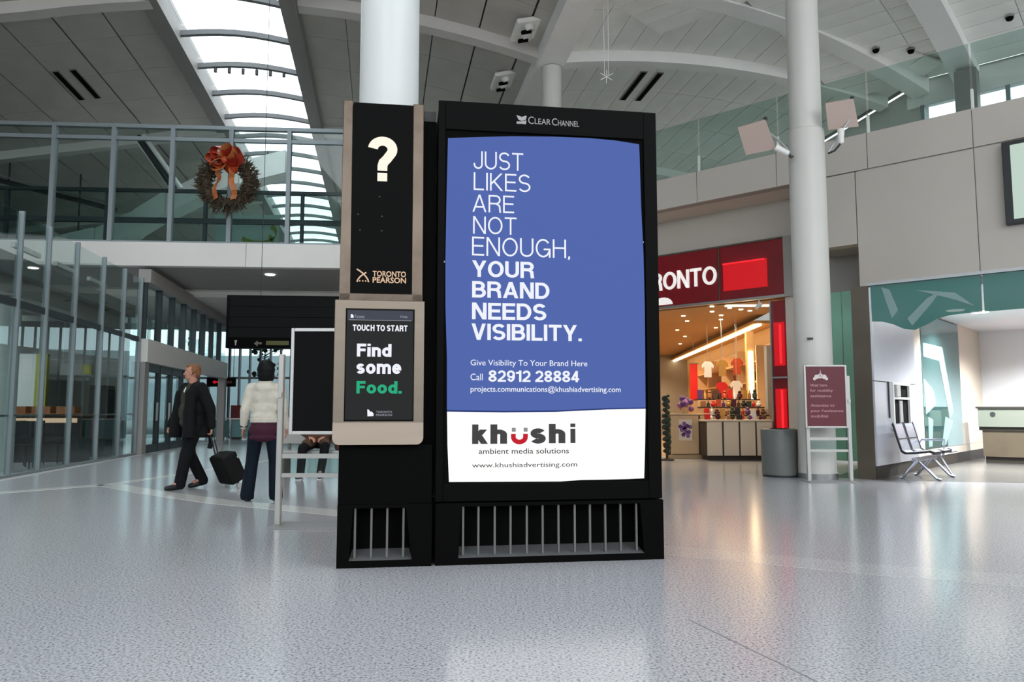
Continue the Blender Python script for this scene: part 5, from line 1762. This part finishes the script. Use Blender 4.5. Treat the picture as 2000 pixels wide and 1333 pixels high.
def arc_bar(pts, w_):
    n_ = len(pts)
    for i in range(n_ - 1):
        (xa, za), (xb, zb) = pts[i], pts[i + 1]
        d = Vector((xb - xa, 0, zb - za)).normalized()
        nn = Vector((-d.z, 0, d.x)) * w_
        a_, b_ = Vector((xa, -0.0125, za)), Vector((xb, -0.0125, zb))
        mb.prism([a_ - nn, b_ - nn, b_ + nn, a_ + nn], (0, -0.002, 0))


arc_bar([(-.598, 2.166), (-.575, 2.152), (-.552, 2.134), (-.530, 2.110), (-.515, 2.088), (-.511, 2.070)], 0.005)
arc_bar([(-.594, 2.070), (-.590, 2.086), (-.572, 2.110), (-.545, 2.132), (-.528, 2.142)], 0.005)
mb.build('emblem', 'lit_gold', p)
mb = MB()
for x in (-.575, -.553, -.532):
    mb.prism([(x + 0.006 * math.cos(j * 1.047), -0.0125, 2.078 + 0.006 * math.sin(j * 1.047)) for j in range(6)], (0, -0.002, 0))
mb.build('emblem_dots', 'lit_gold', p)
lettering('TORONTO', p, 'lit_gold', -.482, -.237, 2.113, 2.156, -0.0125, 0.02)
lettering('PEARSON', p, 'lit_gold', -.481, -.236, 2.066, 2.109, -0.0125, 0.02)
# touch screen unit with rounded lower corners
x0, x1, zb, zt = -0.747, -0.097, 0.877, 1.93
poly = [(x0, zt), (x1, zt)]
for cx, a0 in ((x1 - 0.05, 0), (x0 + 0.05, -90)):
    for j in range(7):
        a_ = math.radians(a0 - 15 * j)
        poly.append((cx + 0.05 * math.cos(a_), zb + 0.05 + 0.05 * math.sin(a_)))
MB().prism([(x, -0.055, z) for x, z in poly], (0, 0.085, 0)).build('touch_unit', 'brushed_steel', p, bevel=0.006)
# slanting lip
lp = [(x0, 1.035), (x1, 1.035)] + poly[2:]
mb = MB()
n_ = len(lp)
vs = [(x, -0.055, z) for x, z in lp] + [(x * 0.995 - 0.002, -0.055 - 0.035 * (1.045 - z) / 0.168, z) for x, z in lp]
mb.add(vs, [tuple(range(n_))[::-1], tuple(range(n_, 2 * n_))] + [(i, (i + 1) % n_, n_ + (i + 1) % n_, n_ + i) for i in range(n_)])
mb.build('lip', 'brushed_steel', p)
MB().box(-.668, -.170, -0.060, -0.054, 1.045, 1.866).build('bezel', 'black_gloss', p)
MB().box(-.660, -.178, -0.063, -0.059, 1.055, 1.858).build('screen', 'screen_charcoal', p)
MB().box(-.654, -.184, -0.0645, -0.062, 1.784, 1.852).build('header_strip', 'screen_slate', p)
MB().box(-.646, -.192, -0.0650, -0.062, 1.779, 1.783).build('rule', 'screen_dim', p)
ys = -0.0632
lettering('Toronto', p, 'screen_dim', -.605, -.533, 1.795, 1.818, -0.0647, 0.01)
MB().prism([(x, -0.0647, z) for x, z in [(-.632, 1.822), (-.620, 1.822), (-.610, 1.808), (-.612, 1.796), (-.632, 1.796)]], (0, -0.001, 0)).build('emblem', 'screen_letter', p)
lettering('Help', p, 'screen_dim', -.274, -.222, 1.798, 1.818, -0.0647, 0.01)
strokes('TOUCH TO START', p, 'screen_letter', -.616, -.221, 1.701, 1.746, ys, 0.21)
strokes('Find', p, 'screen_letter', -.583, -.335, 1.513, 1.607, ys, 0.21)
strokes('some', p, 'screen_letter', -.584, -.262, 1.388, 1.462, ys, 0.21)
strokes('Food.', p, 'screen_green', -.582, -.257, 1.245, 1.335, ys, 0.21)
MB().prism([(x, ys, z) for x, z in [(-.502, 1.131), (-.488, 1.127), (-.484, 1.115), (-.468, 1.114), (-.456, 1.098), (-.458, 1.082), (-.500, 1.080)]], (0, -0.001, 0)).build('emblem', 'screen_letter', p)
lettering('TORONTO', p, 'screen_dim', -.439, -.325, 1.104, 1.119, ys, 0.01)
lettering('PEARSON', p, 'screen_dim', -.439, -.325, 1.083, 1.098, ys, 0.01)
for x, z in ((-.44, 2.72), (-.42, 2.57), (-.655 + 0.06, 2.58), (-.42, 2.46), (-.58, 2.46)):
    MB().prism([(x + 0.006 * math.cos(j * 1.047), -0.0125, z + 0.006 * math.sin(j * 1.047)) for j in range(6)], (0, -0.001, 0)).build('sensor_dot', 'wall_dark', p)
# pedestal
MB().box(-0.703, -0.028, 0.0, 0.40, 0.44, 0.875).build('pedestal', 'black_body', p, bevel=0.006)
grille_base(p, -0.703, -0.028, -0.618, -0.170, -0.592, -0.215, [-.578, -.462, -.349, -.232])


# ================================================================== PEOPLE
def fuse(name, prims, voxel, m, parent, smooth=6, hem=None, label=None):
    """One continuous skin grown over tapered limbs: ('c', p0, r0, p1, r1) and ('e', centre, radii)."""
    mb = MB()
    for q in prims:
        if q[0] == 'c':
            p0, r0, p1, r1 = Vector(q[1]), q[2], Vector(q[3]), q[4]
            mb.ball(p0, r0, 12, 8)
            mb.ball(p1, r1, 12, 8)
            mb.tube([p0, p0 + (p1 - p0) * 0.5, p1], r0, 12, r1)
        else:
            mb.ball(q[1], q[2], 16, 12)
    me = mb.mesh(name)
    o = bpy.data.objects.new(name, me)
    C.objects.link(o)
    r = o.modifiers.new('skin', 'REMESH')
    r.mode = 'VOXEL'
    r.voxel_size = voxel
    s = o.modifiers.new('soften', 'SMOOTH')
    s.factor = 0.5
    s.iterations = smooth
    dg = bpy.context.evaluated_depsgraph_get()
    dg.update()
    me2 = bpy.data.meshes.new_from_object(o.evaluated_get(dg))
    bpy.data.objects.remove(o)
    bpy.data.meshes.remove(me)
    me2.name = name
    if hem is not None:
        for v in me2.vertices:
            v.co.z = max(v.co.z, hem)
    me2.materials.clear()
    me2.materials.append(MATS[m])
    for f in me2.polygons:
        f.use_smooth = True
    o = bpy.data.objects.new(name, me2)
    C.objects.link(o)
    o.parent = parent
    if label:
        o['label'] = label
    return o


def hand_prims(wrist, d, palm_n, thumb_side, curl=0.5, s=1.0):
    """Palm, four unequal bent fingers and a thumb; d points from wrist to fingertips."""
    w_, d = Vector(wrist), Vector(d).normalized()
    pn = Vector(palm_n)
    pn = (pn - d * pn.dot(d)).normalized()
    side_ = d.cross(pn).normalized() * (1 if thumb_side > 0 else -1)
    out = []
    kn = w_ + d * 0.085 * s
    for off in (-0.026, -0.009, 0.009, 0.026):
        out.append(('c', w_ + side_ * off * 0.7, 0.016 * s, kn + side_ * off, 0.013 * s))
    for off, ln in ((-0.030, 0.058), (-0.010, 0.072), (0.010, 0.078), (0.030, 0.070)):
        a_ = kn + side_ * off
        b_ = a_ + (d * math.cos(curl * 0.7) + pn * math.sin(curl * 0.7)) * ln * 0.5 * s
        c_ = b_ + (d * math.cos(curl * 1.9) + pn * math.sin(curl * 1.9)) * ln * 0.5 * s
        out += [('c', a_, 0.010 * s, b_, 0.009 * s), ('c', b_, 0.009 * s, c_, 0.007 * s)]
    t0 = w_ + d * 0.03 * s + side_ * 0.028
    t1 = t0 + (d * 0.6 + side_ * 0.7 + pn * 0.25).normalized() * 0.04 * s
    t2 = t1 + (d * 0.8 + side_ * 0.1 + pn * 0.5).normalized() * 0.034 * s
    out += [('c', t0, 0.014 * s, t1, 0.011 * s), ('c', t1, 0.011 * s, t2, 0.009 * s)]
    return out


def head_prims(c, f, r, s=1.0):
    """Head facing f: skull, jaw, nose, chin, brow, ears. r is the person's right-hand direction."""
    c, f, r = Vector(c), Vector(f).normalized(), Vector(r).normalized()
    u = Vector((0, 0, 1))
    q = [('e', c + u * 0.025 - f * 0.012, (0.078 * s, 0.078 * s, 0.098 * s)), ('e', c + f * 0.012 + u * 0.03, (0.072 * s, 0.072 * s, 0.085 * s)),
         ('e', c + f * 0.030 - u * 0.055, (0.054 * s, 0.054 * s, 0.058 * s)), ('e', c + f * 0.058 - u * 0.092, (0.026 * s, 0.026 * s, 0.022 * s)),
         ('c', c + f * 0.078 + u * 0.012, 0.010 * s, c + f * 0.104 - u * 0.024, 0.014 * s), ('e', c + f * 0.080 - u * 0.055, (0.020 * s, 0.020 * s, 0.012 * s)),
         ('c', c + f * 0.076 + u * 0.036 - r * 0.035, 0.010 * s, c + f * 0.076 + u * 0.036 + r * 0.035, 0.010 * s),
         ('e', c + f * 0.055 - u * 0.022 + r * 0.038, (0.026 * s,) * 3), ('e', c + f * 0.055 - u * 0.022 - r * 0.038, (0.026 * s,) * 3)]
    for sg in (-1, 1):
        q.append(('c', c + r * 0.078 * sg - f * 0.005 + u * 0.018, 0.015 * s, c + r * 0.076 * sg - f * 0.002 - u * 0.022, 0.011 * s))
    return q


def face_parts(c, f, r, parent, s=1.0):
    c, f, r = Vector(c), Vector(f).normalized(), Vector(r).normalized()
    for sg in (-1, 1):
        e = c + f * 0.073 * s + r * 0.031 * sg * s + Z * 0.010
        ey = MB().ball(e, 0.012 * s, 10, 8).build('eye', 'eye_white', parent, smooth=True)
        MB().ball(e + f * 0.008, 0.006 * s, 8, 6).build('iris', 'eye_dark', ey, smooth=True)
        MB().tube([e + Z * 0.026 - r * 0.02, e + Z * 0.031 + f * 0.006, e + Z * 0.026 + r * 0.02], 0.005, 6).build('eyebrow', 'hair_ginger', parent, smooth=True)
    m0 = c + f * 0.094 * s - Z * 0.052
    MB().tube([m0 - r * 0.024 - f * 0.010, m0, m0 + r * 0.024 - f * 0.010], 0.0055, 6).build('mouth', 'lip', parent, smooth=True)


# ---- walking man with a trolley case (figure faces local -y)
man = thing('person', 'person in a long black coat walking with a black trolley case', 'person', (-4.66, 11.25, 0), math.radians(-36))
HC = Vector((0.0, -0.035, 1.675))
hf, hr = Vector((-0.62, -0.78, 0.0)), Vector((-0.78, 0.62, 0.0))
hipL, hipR = Vector((0.10, 0, 0.93)), Vector((-0.10, 0, 0.93))
kneeL, kneeR = Vector((0.09, -0.13, 0.51)), Vector((-0.07, 0.02, 0.50))
ankL, ankR = Vector((0.07, -0.20, 0.10)), Vector((-0.03, 0.22, 0.13))
shL, shR = Vector((0.20, 0.0, 1.45)), Vector((-0.20, 0.0, 1.45))
elL, elR = Vector((0.32, 0.08, 1.15)), Vector((-0.34, 0.0, 1.16))
wrL, wrR = Vector((0.33, 0.10, 0.89)), Vector((-0.40, -0.10, 0.90))
sk = head_prims(HC, hf, hr, 1.04)
sk += [('c', (0, 0.0, 1.50), 0.062, (0, -0.02, 1.60), 0.058), ('e', (0, 0.0, 1.30), (0.17, 0.12, 0.20)), ('e', (0, -0.03, 1.08), (0.16, 0.14, 0.16)), ('e', (0, 0, 0.94), (0.16, 0.12, 0.12))]
for a_, b_, c_ in ((shL, elL, wrL), (shR, elR, wrR)):
    sk += [('c', a_, 0.055, b_, 0.042), ('c', b_, 0.042, c_, 0.028), ('c', (0, 0, 1.46), 0.06, a_, 0.055)]
for a_, b_, c_ in ((hipL, kneeL, ankL), (hipR, kneeR, ankR)):
    sk += [('c', a_, 0.085, b_, 0.055), ('c', b_, 0.055, c_, 0.038), ('c', c_, 0.038, c_ + Vector((0, -0.14, -0.055)), 0.03)]
sk += hand_prims(wrL, (0.02, 0.10, -1), (-0.6, -0.8, 0), 1, 1.1)
sk += hand_prims(wrR, (-0.05, -0.25, -1), (0.9, 0.2, 0), -1, 1.2)
fuse('body', sk, 0.008, 'skin', man, 3)
face_parts(HC, hf, hr, man, 1.04)
fuse('hair', [('e', HC + Vector((0.012, 0.035, 0.045)), (0.092, 0.095, 0.092)), ('e', HC + Vector((0.02, 0.055, 0.0)), (0.080, 0.065, 0.085)), ('c', HC + hf * 0.045 + Z * 0.095 - hr * 0.04, 0.028, HC + hf * 0.045 + Z * 0.095 + hr * 0.04, 0.028),
              ('e', HC + hr * -0.066 + Z * 0.02 - hf * 0.025, (0.028, 0.032, 0.05)), ('e', HC + hr * 0.066 + Z * 0.02 - hf * 0.025, (0.028, 0.032, 0.05))], 0.008, 'hair_ginger', man, 3)
# coat: open front, split hem
co = [('e', (0, 0.035, 1.36), (0.225, 0.145, 0.17)), ('e', (0, 0.05, 1.16), (0.235, 0.165, 0.24)), ('e', (0, 0.05, 0.95), (0.235, 0.165, 0.20)),
      ('c', (0.125, -0.11, 1.36), 0.08, (0.17, -0.15, 0.76), 0.09), ('c', (-0.135, -0.11, 1.36), 0.08, (-0.19, -0.15, 0.76), 0.09), ('c', (0.13, -0.15, 1.12), 0.07, (0.14, -0.15, 0.95), 0.07), ('c', (-0.14, -0.15, 1.12), 0.07, (-0.15, -0.15, 0.95), 0.07),
      ('c', (0.12, 0.12, 0.95), 0.12, (0.16, 0.13, 0.76), 0.11), ('c', (-0.12, 0.12, 0.95), 0.12, (-0.16, 0.13, 0.76), 0.11), ('e', (0, 0.06, 0.78), (0.24, 0.14, 0.08)),
      ('c', (0.05, 0.03, 1.50), 0.055, (-0.05, 0.03, 1.50), 0.055), ('c', (0.075, -0.03, 1.50), 0.035, (0.09, -0.12, 1.38), 0.04), ('c', (-0.075, -0.03, 1.50), 0.035, (-0.09, -0.12, 1.38), 0.04)]
for a_, b_, c_ in ((shL, elL, wrL), (shR, elR, wrR)):
    co += [('c', (0, 0.02, 1.44), 0.10, a_, 0.085), ('c', a_, 0.088, b_, 0.078), ('c', b_, 0.078, c_ + (b_ - c_) * 0.06, 0.062)]
fuse('coat', co, 0.014, 'coat_black', man, 3, hem=0.735)
fuse('shirt', [('e', (0, -0.045, 1.30), (0.15, 0.125, 0.20)), ('e', (0, -0.055, 1.10), (0.15, 0.145, 0.20)), ('e', (0, -0.05, 0.96), (0.15, 0.13, 0.10)), ('c', (0, -0.02, 1.47), 0.07, (0, -0.03, 1.40), 0.09)], 0.012, 'shirt_olive', man, 3)
MB().prism([(0.055, -0.150, 1.465), (0.082, -0.160, 1.44), (0.068, -0.178, 1.38), (0.04, -0.172, 1.40)], (0.004, -0.008, 0)).build('collar_tip', 'frame_white', man)
tr = [('e', (0, 0.0, 0.90), (0.17, 0.14, 0.12))]
for a_, b_, c_ in ((hipL, kneeL, ankL), (hipR, kneeR, ankR)):
    tr += [('c', a_ - Z * 0.04, 0.108, b_, 0.085), ('c', b_, 0.085, c_ - Z * 0.03, 0.080), ('c', c_ - Z * 0.03, 0.080, c_ + Vector((0, -0.015, -0.055)), 0.078)]
fuse('trousers', tr, 0.012, 'trousers_black', man, 3, hem=0.045)
for a_, lift in ((ankL, 0.0), (ankR, 0.03)):
    fuse('shoe', [('c', (a_.x, a_.y + 0.02, 0.080 + lift), 0.050, (a_.x, a_.y - 0.05, 0.062 + lift * 0.8), 0.046), ('c', (a_.x, a_.y + 0.03, 0.052 + lift), 0.048, (a_.x, a_.y - 0.10, 0.045 + lift * 0.4), 0.046), ('c', (a_.x, a_.y - 0.10, 0.044 + lift * 0.4), 0.046, (a_.x - 0.01, a_.y - 0.19, 0.036), 0.034)], 0.008, 'shoe_black', man, 3)
MB().tube([(0.27, 0.12, 0.80), (0.27, 0.14, 0.66), (0.275, 0.12, 0.58)], 0.028, 8, 0.035).build('coat_tail', 'coat_black', man, smooth=True)

# trolley case
hand = Vector((-4.66, 11.25, 0)) + Matrix.Rotation(math.radians(-36), 3, 'Z') @ Vector((0.335, 0.10, 0.79))
wheels = Vector((-4.09, 11.42, 0.04))
u = (hand - wheels).normalized()
case = thing('trolley_case', 'small black wheeled trolley case tilted behind the walking person', 'suitcase', (wheels.x, wheels.y, 0))
hz = Vector((u.x, u.y, 0)).normalized()
sx = Vector((-hz.y, hz.x, 0))
bk = u.cross(sx).normalized()
if bk.z > 0:
    bk = -bk
L = (hand - wheels).length
w0 = Vector((0, 0, 0.05))
mb = MB()
mb.obox(w0 + u * 0.04 - sx * 0.20 - bk * 0.13, sx * 0.40, u * 0.45, bk * 0.24)
cb = mb.build('body', 'case_black', case, bevel=0.045)
MB().obox(w0 + u * 0.10 - sx * 0.16 - bk * 0.165, sx * 0.32, u * 0.26, bk * 0.05).build('front_pocket', 'case_black', case, bevel=0.02)
MB().obox(w0 + u * 0.38 - sx * 0.15 - bk * 0.16, sx * 0.30, u * 0.09, bk * 0.05).build('top_pocket', 'case_black', case, bevel=0.02)
for s_ in (-0.10, 0.10):
    MB().tube([w0 + u * 0.48 + sx * s_ * 0.4 + bk * 0.06, w0 + u * (L - 0.02) + sx * s_ * 0.4], 0.011, 8).build('handle_tube', 'rail_dark', case)
MB().tube([w0 + u * (L - 0.02) - sx * 0.06, w0 + u * (L - 0.02) + sx * 0.06], 0.016, 10).build('grip', 'rail_dark', case)
for s_ in (-0.16, 0.16):
    c_ = Vector((sx.x * s_, sx.y * s_, 0.04))
    MB().tube([c_ - sx * 0.015, c_ + sx * 0.015], 0.04, 16).build('wheel', 'post_grey', case, smooth=True)
    MB().tube([c_ - sx * 0.022, c_ - sx * 0.022 + Vector((0, 0, 0.06)) + u * 0.05], 0.018, 8).build('wheel_bracket', 'rail_dark', case)

# ---- woman seen from behind (local -y is her front)
wo = thing('person', 'person seen from behind in a cream sweater and dark jeans', 'person', (-3.10, 9.68, 0), math.radians(184))
HC = Vector((0.0, -0.02, 1.635))
hf, hr = Vector((0.1, -1, -0.02)), Vector((-1, -0.1, 0))
hipL, hipR = Vector((0.10, 0, 0.90)), Vector((-0.10, 0, 0.90))
kneeL, kneeR = Vector((0.145, -0.02, 0.50)), Vector((-0.135, -0.02, 0.50))
ankL, ankR = Vector((0.185, 0.02, 0.10)), Vector((-0.165, 0.02, 0.10))
shL, shR = Vector((0.175, 0.0, 1.40)), Vector((-0.175, 0.0, 1.40))
elL, elR = Vector((-0.245, 0.05, 1.12)), Vector((0.235, 0.04, 1.12))
elL, elR = Vector((0.235, 0.05, 1.12)), Vector((-0.235, 0.05, 1.12))
wrL, wrR = Vector((0.265, -0.03, 0.90)), Vector((-0.25, -0.08, 0.90))
sk = head_prims(HC, hf, hr, 0.97)
sk += [('c', (0, 0.0, 1.44), 0.05, (0, -0.01, 1.57), 0.046), ('e', (0, 0.0, 1.27), (0.145, 0.10, 0.18)), ('e', (0, 0.0, 1.06), (0.125, 0.095, 0.14)), ('e', (0, 0.01, 0.92), (0.155, 0.115, 0.12))]
for a_, b_, c_ in ((shL, elL, wrL), (shR, elR, wrR)):
    sk += [('c', a_, 0.045, b_, 0.035), ('c', b_, 0.035, c_, 0.024), ('c', (0, 0, 1.41), 0.05, a_, 0.045)]
for a_, b_, c_ in ((hipL, kneeL, ankL), (hipR, kneeR, ankR)):
    sk += [('c', a_, 0.085, b_, 0.052), ('c', b_, 0.052, c_, 0.036), ('c', c_, 0.036, c_ + Vector((0, -0.13, -0.06)), 0.028)]
sk += hand_prims(wrL, (0.15, -0.15, -1), (-1, 0, 0), -1, 0.5, 0.92)
sk += hand_prims(wrR, (-0.05, -0.3, -1), (1, 0, 0), 1, 0.5, 0.92)
fuse('body', sk, 0.008, 'skin', wo, 3)
face_parts(HC, hf, hr, wo, 0.97)
fuse('hair', [('e', HC + Vector((0, 0.022, 0.03)), (0.103, 0.104, 0.105)), ('e', HC + Vector((0, 0.035, -0.05)), (0.105, 0.090, 0.10)), ('e', HC + Vector((0.06, 0.0, -0.065)), (0.040, 0.060, 0.085)), ('e', HC + Vector((-0.06, 0.0, -0.065)), (0.040, 0.060, 0.085)), ('e', HC + Vector((0, 0.045, -0.10)), (0.098, 0.06, 0.06)), ('e', HC + Vector((0, 0.03, 0.0)), (0.112, 0.10, 0.10))], 0.008, 'hair_black', wo, 3)
sw_ = [('e', (0, 0.0, 1.30), (0.185, 0.125, 0.16)), ('e', (0, 0.005, 1.14), (0.165, 0.12, 0.16)), ('e', (0, 0.01, 1.05), (0.172, 0.13, 0.09)), ('c', (-0.045, 0.02, 1.45), 0.055, (0.045, 0.02, 1.45), 0.055), ('e', (0, 0.06, 1.40), (0.13, 0.07, 0.09))]
for a_, b_, c_ in ((shL, elL, wrL), (shR, elR, wrR)):
    sw_ += [('c', (0, 0.0, 1.39), 0.085, a_, 0.072), ('c', a_, 0.074, b_, 0.060), ('c', b_, 0.060, c_ + (b_ - c_) * 0.12, 0.046)]
fuse('sweater', sw_, 0.012, 'sweater_white', wo, 3)
MB().lathe([(0.160, 0), (0.176, 0.015), (0.176, 0.055), (0.160, 0.07)], c=(0, 0, 0), seg=28).build('sweater_hem', 'sweater_white', wo, smooth=True).location = (0, 0.008, 0.965)
bpy.context.view_layer.update()
wo.children[-1].scale = (1.0, 0.76, 1.0)
fuse('shirt', [('e', (0, 0.01, 0.98), (0.172, 0.13, 0.10)), ('e', (0, 0.015, 0.88), (0.188, 0.145, 0.13)), ('e', (0, 0.012, 0.79), (0.190, 0.145, 0.06))], 0.012, 'shirt_maroon', wo, 3)
tr = [('e', (0, 0.01, 0.86), (0.168, 0.128, 0.12))]
for a_, b_, c_ in ((hipL, kneeL, ankL), (hipR, kneeR, ankR)):
    tr += [('c', a_ - Z * 0.04, 0.100, b_, 0.078), ('c', b_, 0.078, c_ - Z * 0.02, 0.085), ('c', c_ - Z * 0.02, 0.085, c_ - Z * 0.035 + Vector((0, -0.02, 0)), 0.085)]
fuse('jeans', tr, 0.012, 'jeans_navy', wo, 3, hem=0.025)
for a_ in (ankL, ankR):
    fuse('shoe', [('c', (a_.x, a_.y + 0.03, 0.046), 0.042, (a_.x, a_.y - 0.09, 0.040), 0.040), ('c', (a_.x, a_.y - 0.09, 0.040), 0.040, (a_.x * 1.03, a_.y - 0.17, 0.032), 0.030)], 0.008, 'shoe_black', wo, 3)
MB().lathe([(0.046, 0), (0.05, 0.012), (0.05, 0.03), (0.046, 0.04)], seg=16).build('cuff', 'shoe_black', wo, smooth=True).location = (0.262, -0.022, 0.915)

# ---- seated traveller on a bench, mostly hidden by the black notice board
bn = thing('waiting_bench', 'pale waiting bench behind the black notice board', 'bench', (-3.25, 13.25, 0), 0.05)
MB().box(-0.75, 0.95, -0.24, 0.22, 0.40, 0.45).build('seat', 'post_grey', bn, bevel=0.01)
MB().box(-0.75, 0.95, 0.22, 0.26, 0.55, 0.85).build('backrest', 'post_grey', bn, bevel=0.01)
for x in (-0.6, 0.8):
    MB().box(x - 0.02, x + 0.02, -0.2, 0.2, 0.0, 0.40).build('leg', 'vane_steel', bn)
    MB().box(x - 0.02, x + 0.02, 0.2, 0.25, 0.0, 0.56).build('leg', 'vane_steel', bn)
st = thing('person', 'person in brown sitting behind the black notice board', 'person', (-3.30, 13.22, 0), math.radians(6))
HC = Vector((0.02, -0.04, 1.20))
hf, hr = Vector((0.2, -1, 0)), Vector((-1, -0.2, 0))
hipL, hipR = Vector((0.10, 0.0, 0.575)), Vector((-0.10, 0.0, 0.575))
kneeL, kneeR = Vector((0.16, -0.42, 0.52)), Vector((-0.20, -0.42, 0.50))
ankL, ankR = Vector((0.10, -0.42, 0.13)), Vector((-0.22, -0.46, 0.10))
shL, shR = Vector((0.19, 0.03, 1.0)), Vector((-0.19, 0.03, 1.0))
elL, elR = Vector((0.26, -0.02, 0.76)), Vector((-0.26, -0.02, 0.76))
wrL, wrR = Vector((0.12, -0.22, 0.68)), Vector((-0.12, -0.22, 0.68))
sk = head_prims(HC, hf, hr, 1.0)
sk += [('c', (0, 0.02, 1.03), 0.055, (0, 0.0, 1.12), 0.05), ('e', (0, 0.03, 0.86), (0.15, 0.11, 0.19)), ('e', (0, 0.03, 0.62), (0.15, 0.12, 0.14))]
for a_, b_, c_ in ((shL, elL, wrL), (shR, elR, wrR)):
    sk += [('c', a_, 0.05, b_, 0.04), ('c', b_, 0.04, c_, 0.026), ('c', (0, 0.03, 1.0), 0.05, a_, 0.05)]
for a_, b_, c_ in ((hipL, kneeL, ankL), (hipR, kneeR, ankR)):
    sk += [('c', a_, 0.085, b_, 0.055), ('c', b_, 0.055, c_, 0.038), ('c', c_, 0.038, c_ + Vector((0, -0.13, -0.055)), 0.03)]
sk += hand_prims(wrL, (-0.7, -0.5, -0.3), (0, 0, -1), 1, 0.6)
sk += hand_prims(wrR, (0.7, -0.5, -0.3), (0, 0, -1), -1, 0.6)
fuse('body', sk, 0.009, 'skin', st, 3)
face_parts(HC, hf, hr, st, 1.0)
fuse('hair', [('e', HC + Vector((0, 0.03, 0.045)), (0.092, 0.095, 0.088)), ('e', HC + Vector((0, 0.05, 0.0)), (0.082, 0.065, 0.08))], 0.009, 'hair_ginger', st, 3)
co = [('e', (0, 0.03, 0.88), (0.20, 0.135, 0.19)), ('e', (0, 0.02, 0.66), (0.21, 0.16, 0.16)), ('c', (0.10, -0.05, 0.60), 0.10, (0.14, -0.28, 0.58), 0.09), ('c', (-0.10, -0.05, 0.60), 0.10, (-0.16, -0.28, 0.56), 0.09)]
for a_, b_, c_ in ((shL, elL, wrL), (shR, elR, wrR)):
    co += [('c', (0, 0.03, 1.0), 0.08, a_, 0.075), ('c', a_, 0.076, b_, 0.065), ('c', b_, 0.065, c_ + (b_ - c_) * 0.1, 0.05)]
fuse('coat', co, 0.013, 'coat_brown', st, 3)
tr = [('e', (0, 0.02, 0.58), (0.17, 0.15, 0.105))]
for a_, b_, c_ in ((hipL, kneeL, ankL), (hipR, kneeR, ankR)):
    tr += [('c', a_, 0.10, b_, 0.078), ('c', b_, 0.078, c_ - Z * 0.02, 0.066)]
fuse('trousers', tr, 0.012, 'trousers_black', st, 3)
for a_ in (ankL, ankR):
    sh_ = fuse('shoe', [('c', (a_.x, a_.y + 0.03, 0.055), 0.045, (a_.x, a_.y - 0.09, 0.05), 0.045), ('c', (a_.x, a_.y - 0.09, 0.048), 0.045, (a_.x * 1.1, a_.y - 0.18, 0.04), 0.034)], 0.008, 'shoe_grey', st, 3)
    MB().box(a_.x - 0.045, a_.x + 0.045, a_.y - 0.215, a_.y + 0.075, 0.0, 0.018).build('sole', 'sole_white', sh_, bevel=0.006)
bag = thing('shoulder_bag', 'brown shoulder bag on the bench beside the sitting person', 'bag', (-2.80, 13.15, 0.453), 0.05)
MB().box(-0.20, 0.20, -0.12, 0.12, 0, 0.27).build('body', 'coat_brown', bag, bevel=0.05)
MB().box(-0.19, 0.19, -0.135, -0.115, 0.10, 0.26).build('flap', 'counter_wood', bag, bevel=0.008)
MB().tube([(-0.18, 0, 0.25), (-0.12, 0, 0.42), (0.12, 0, 0.42), (0.18, 0, 0.25)], 0.014, 8).build('strap', 'counter_wood', bag, smooth=True)
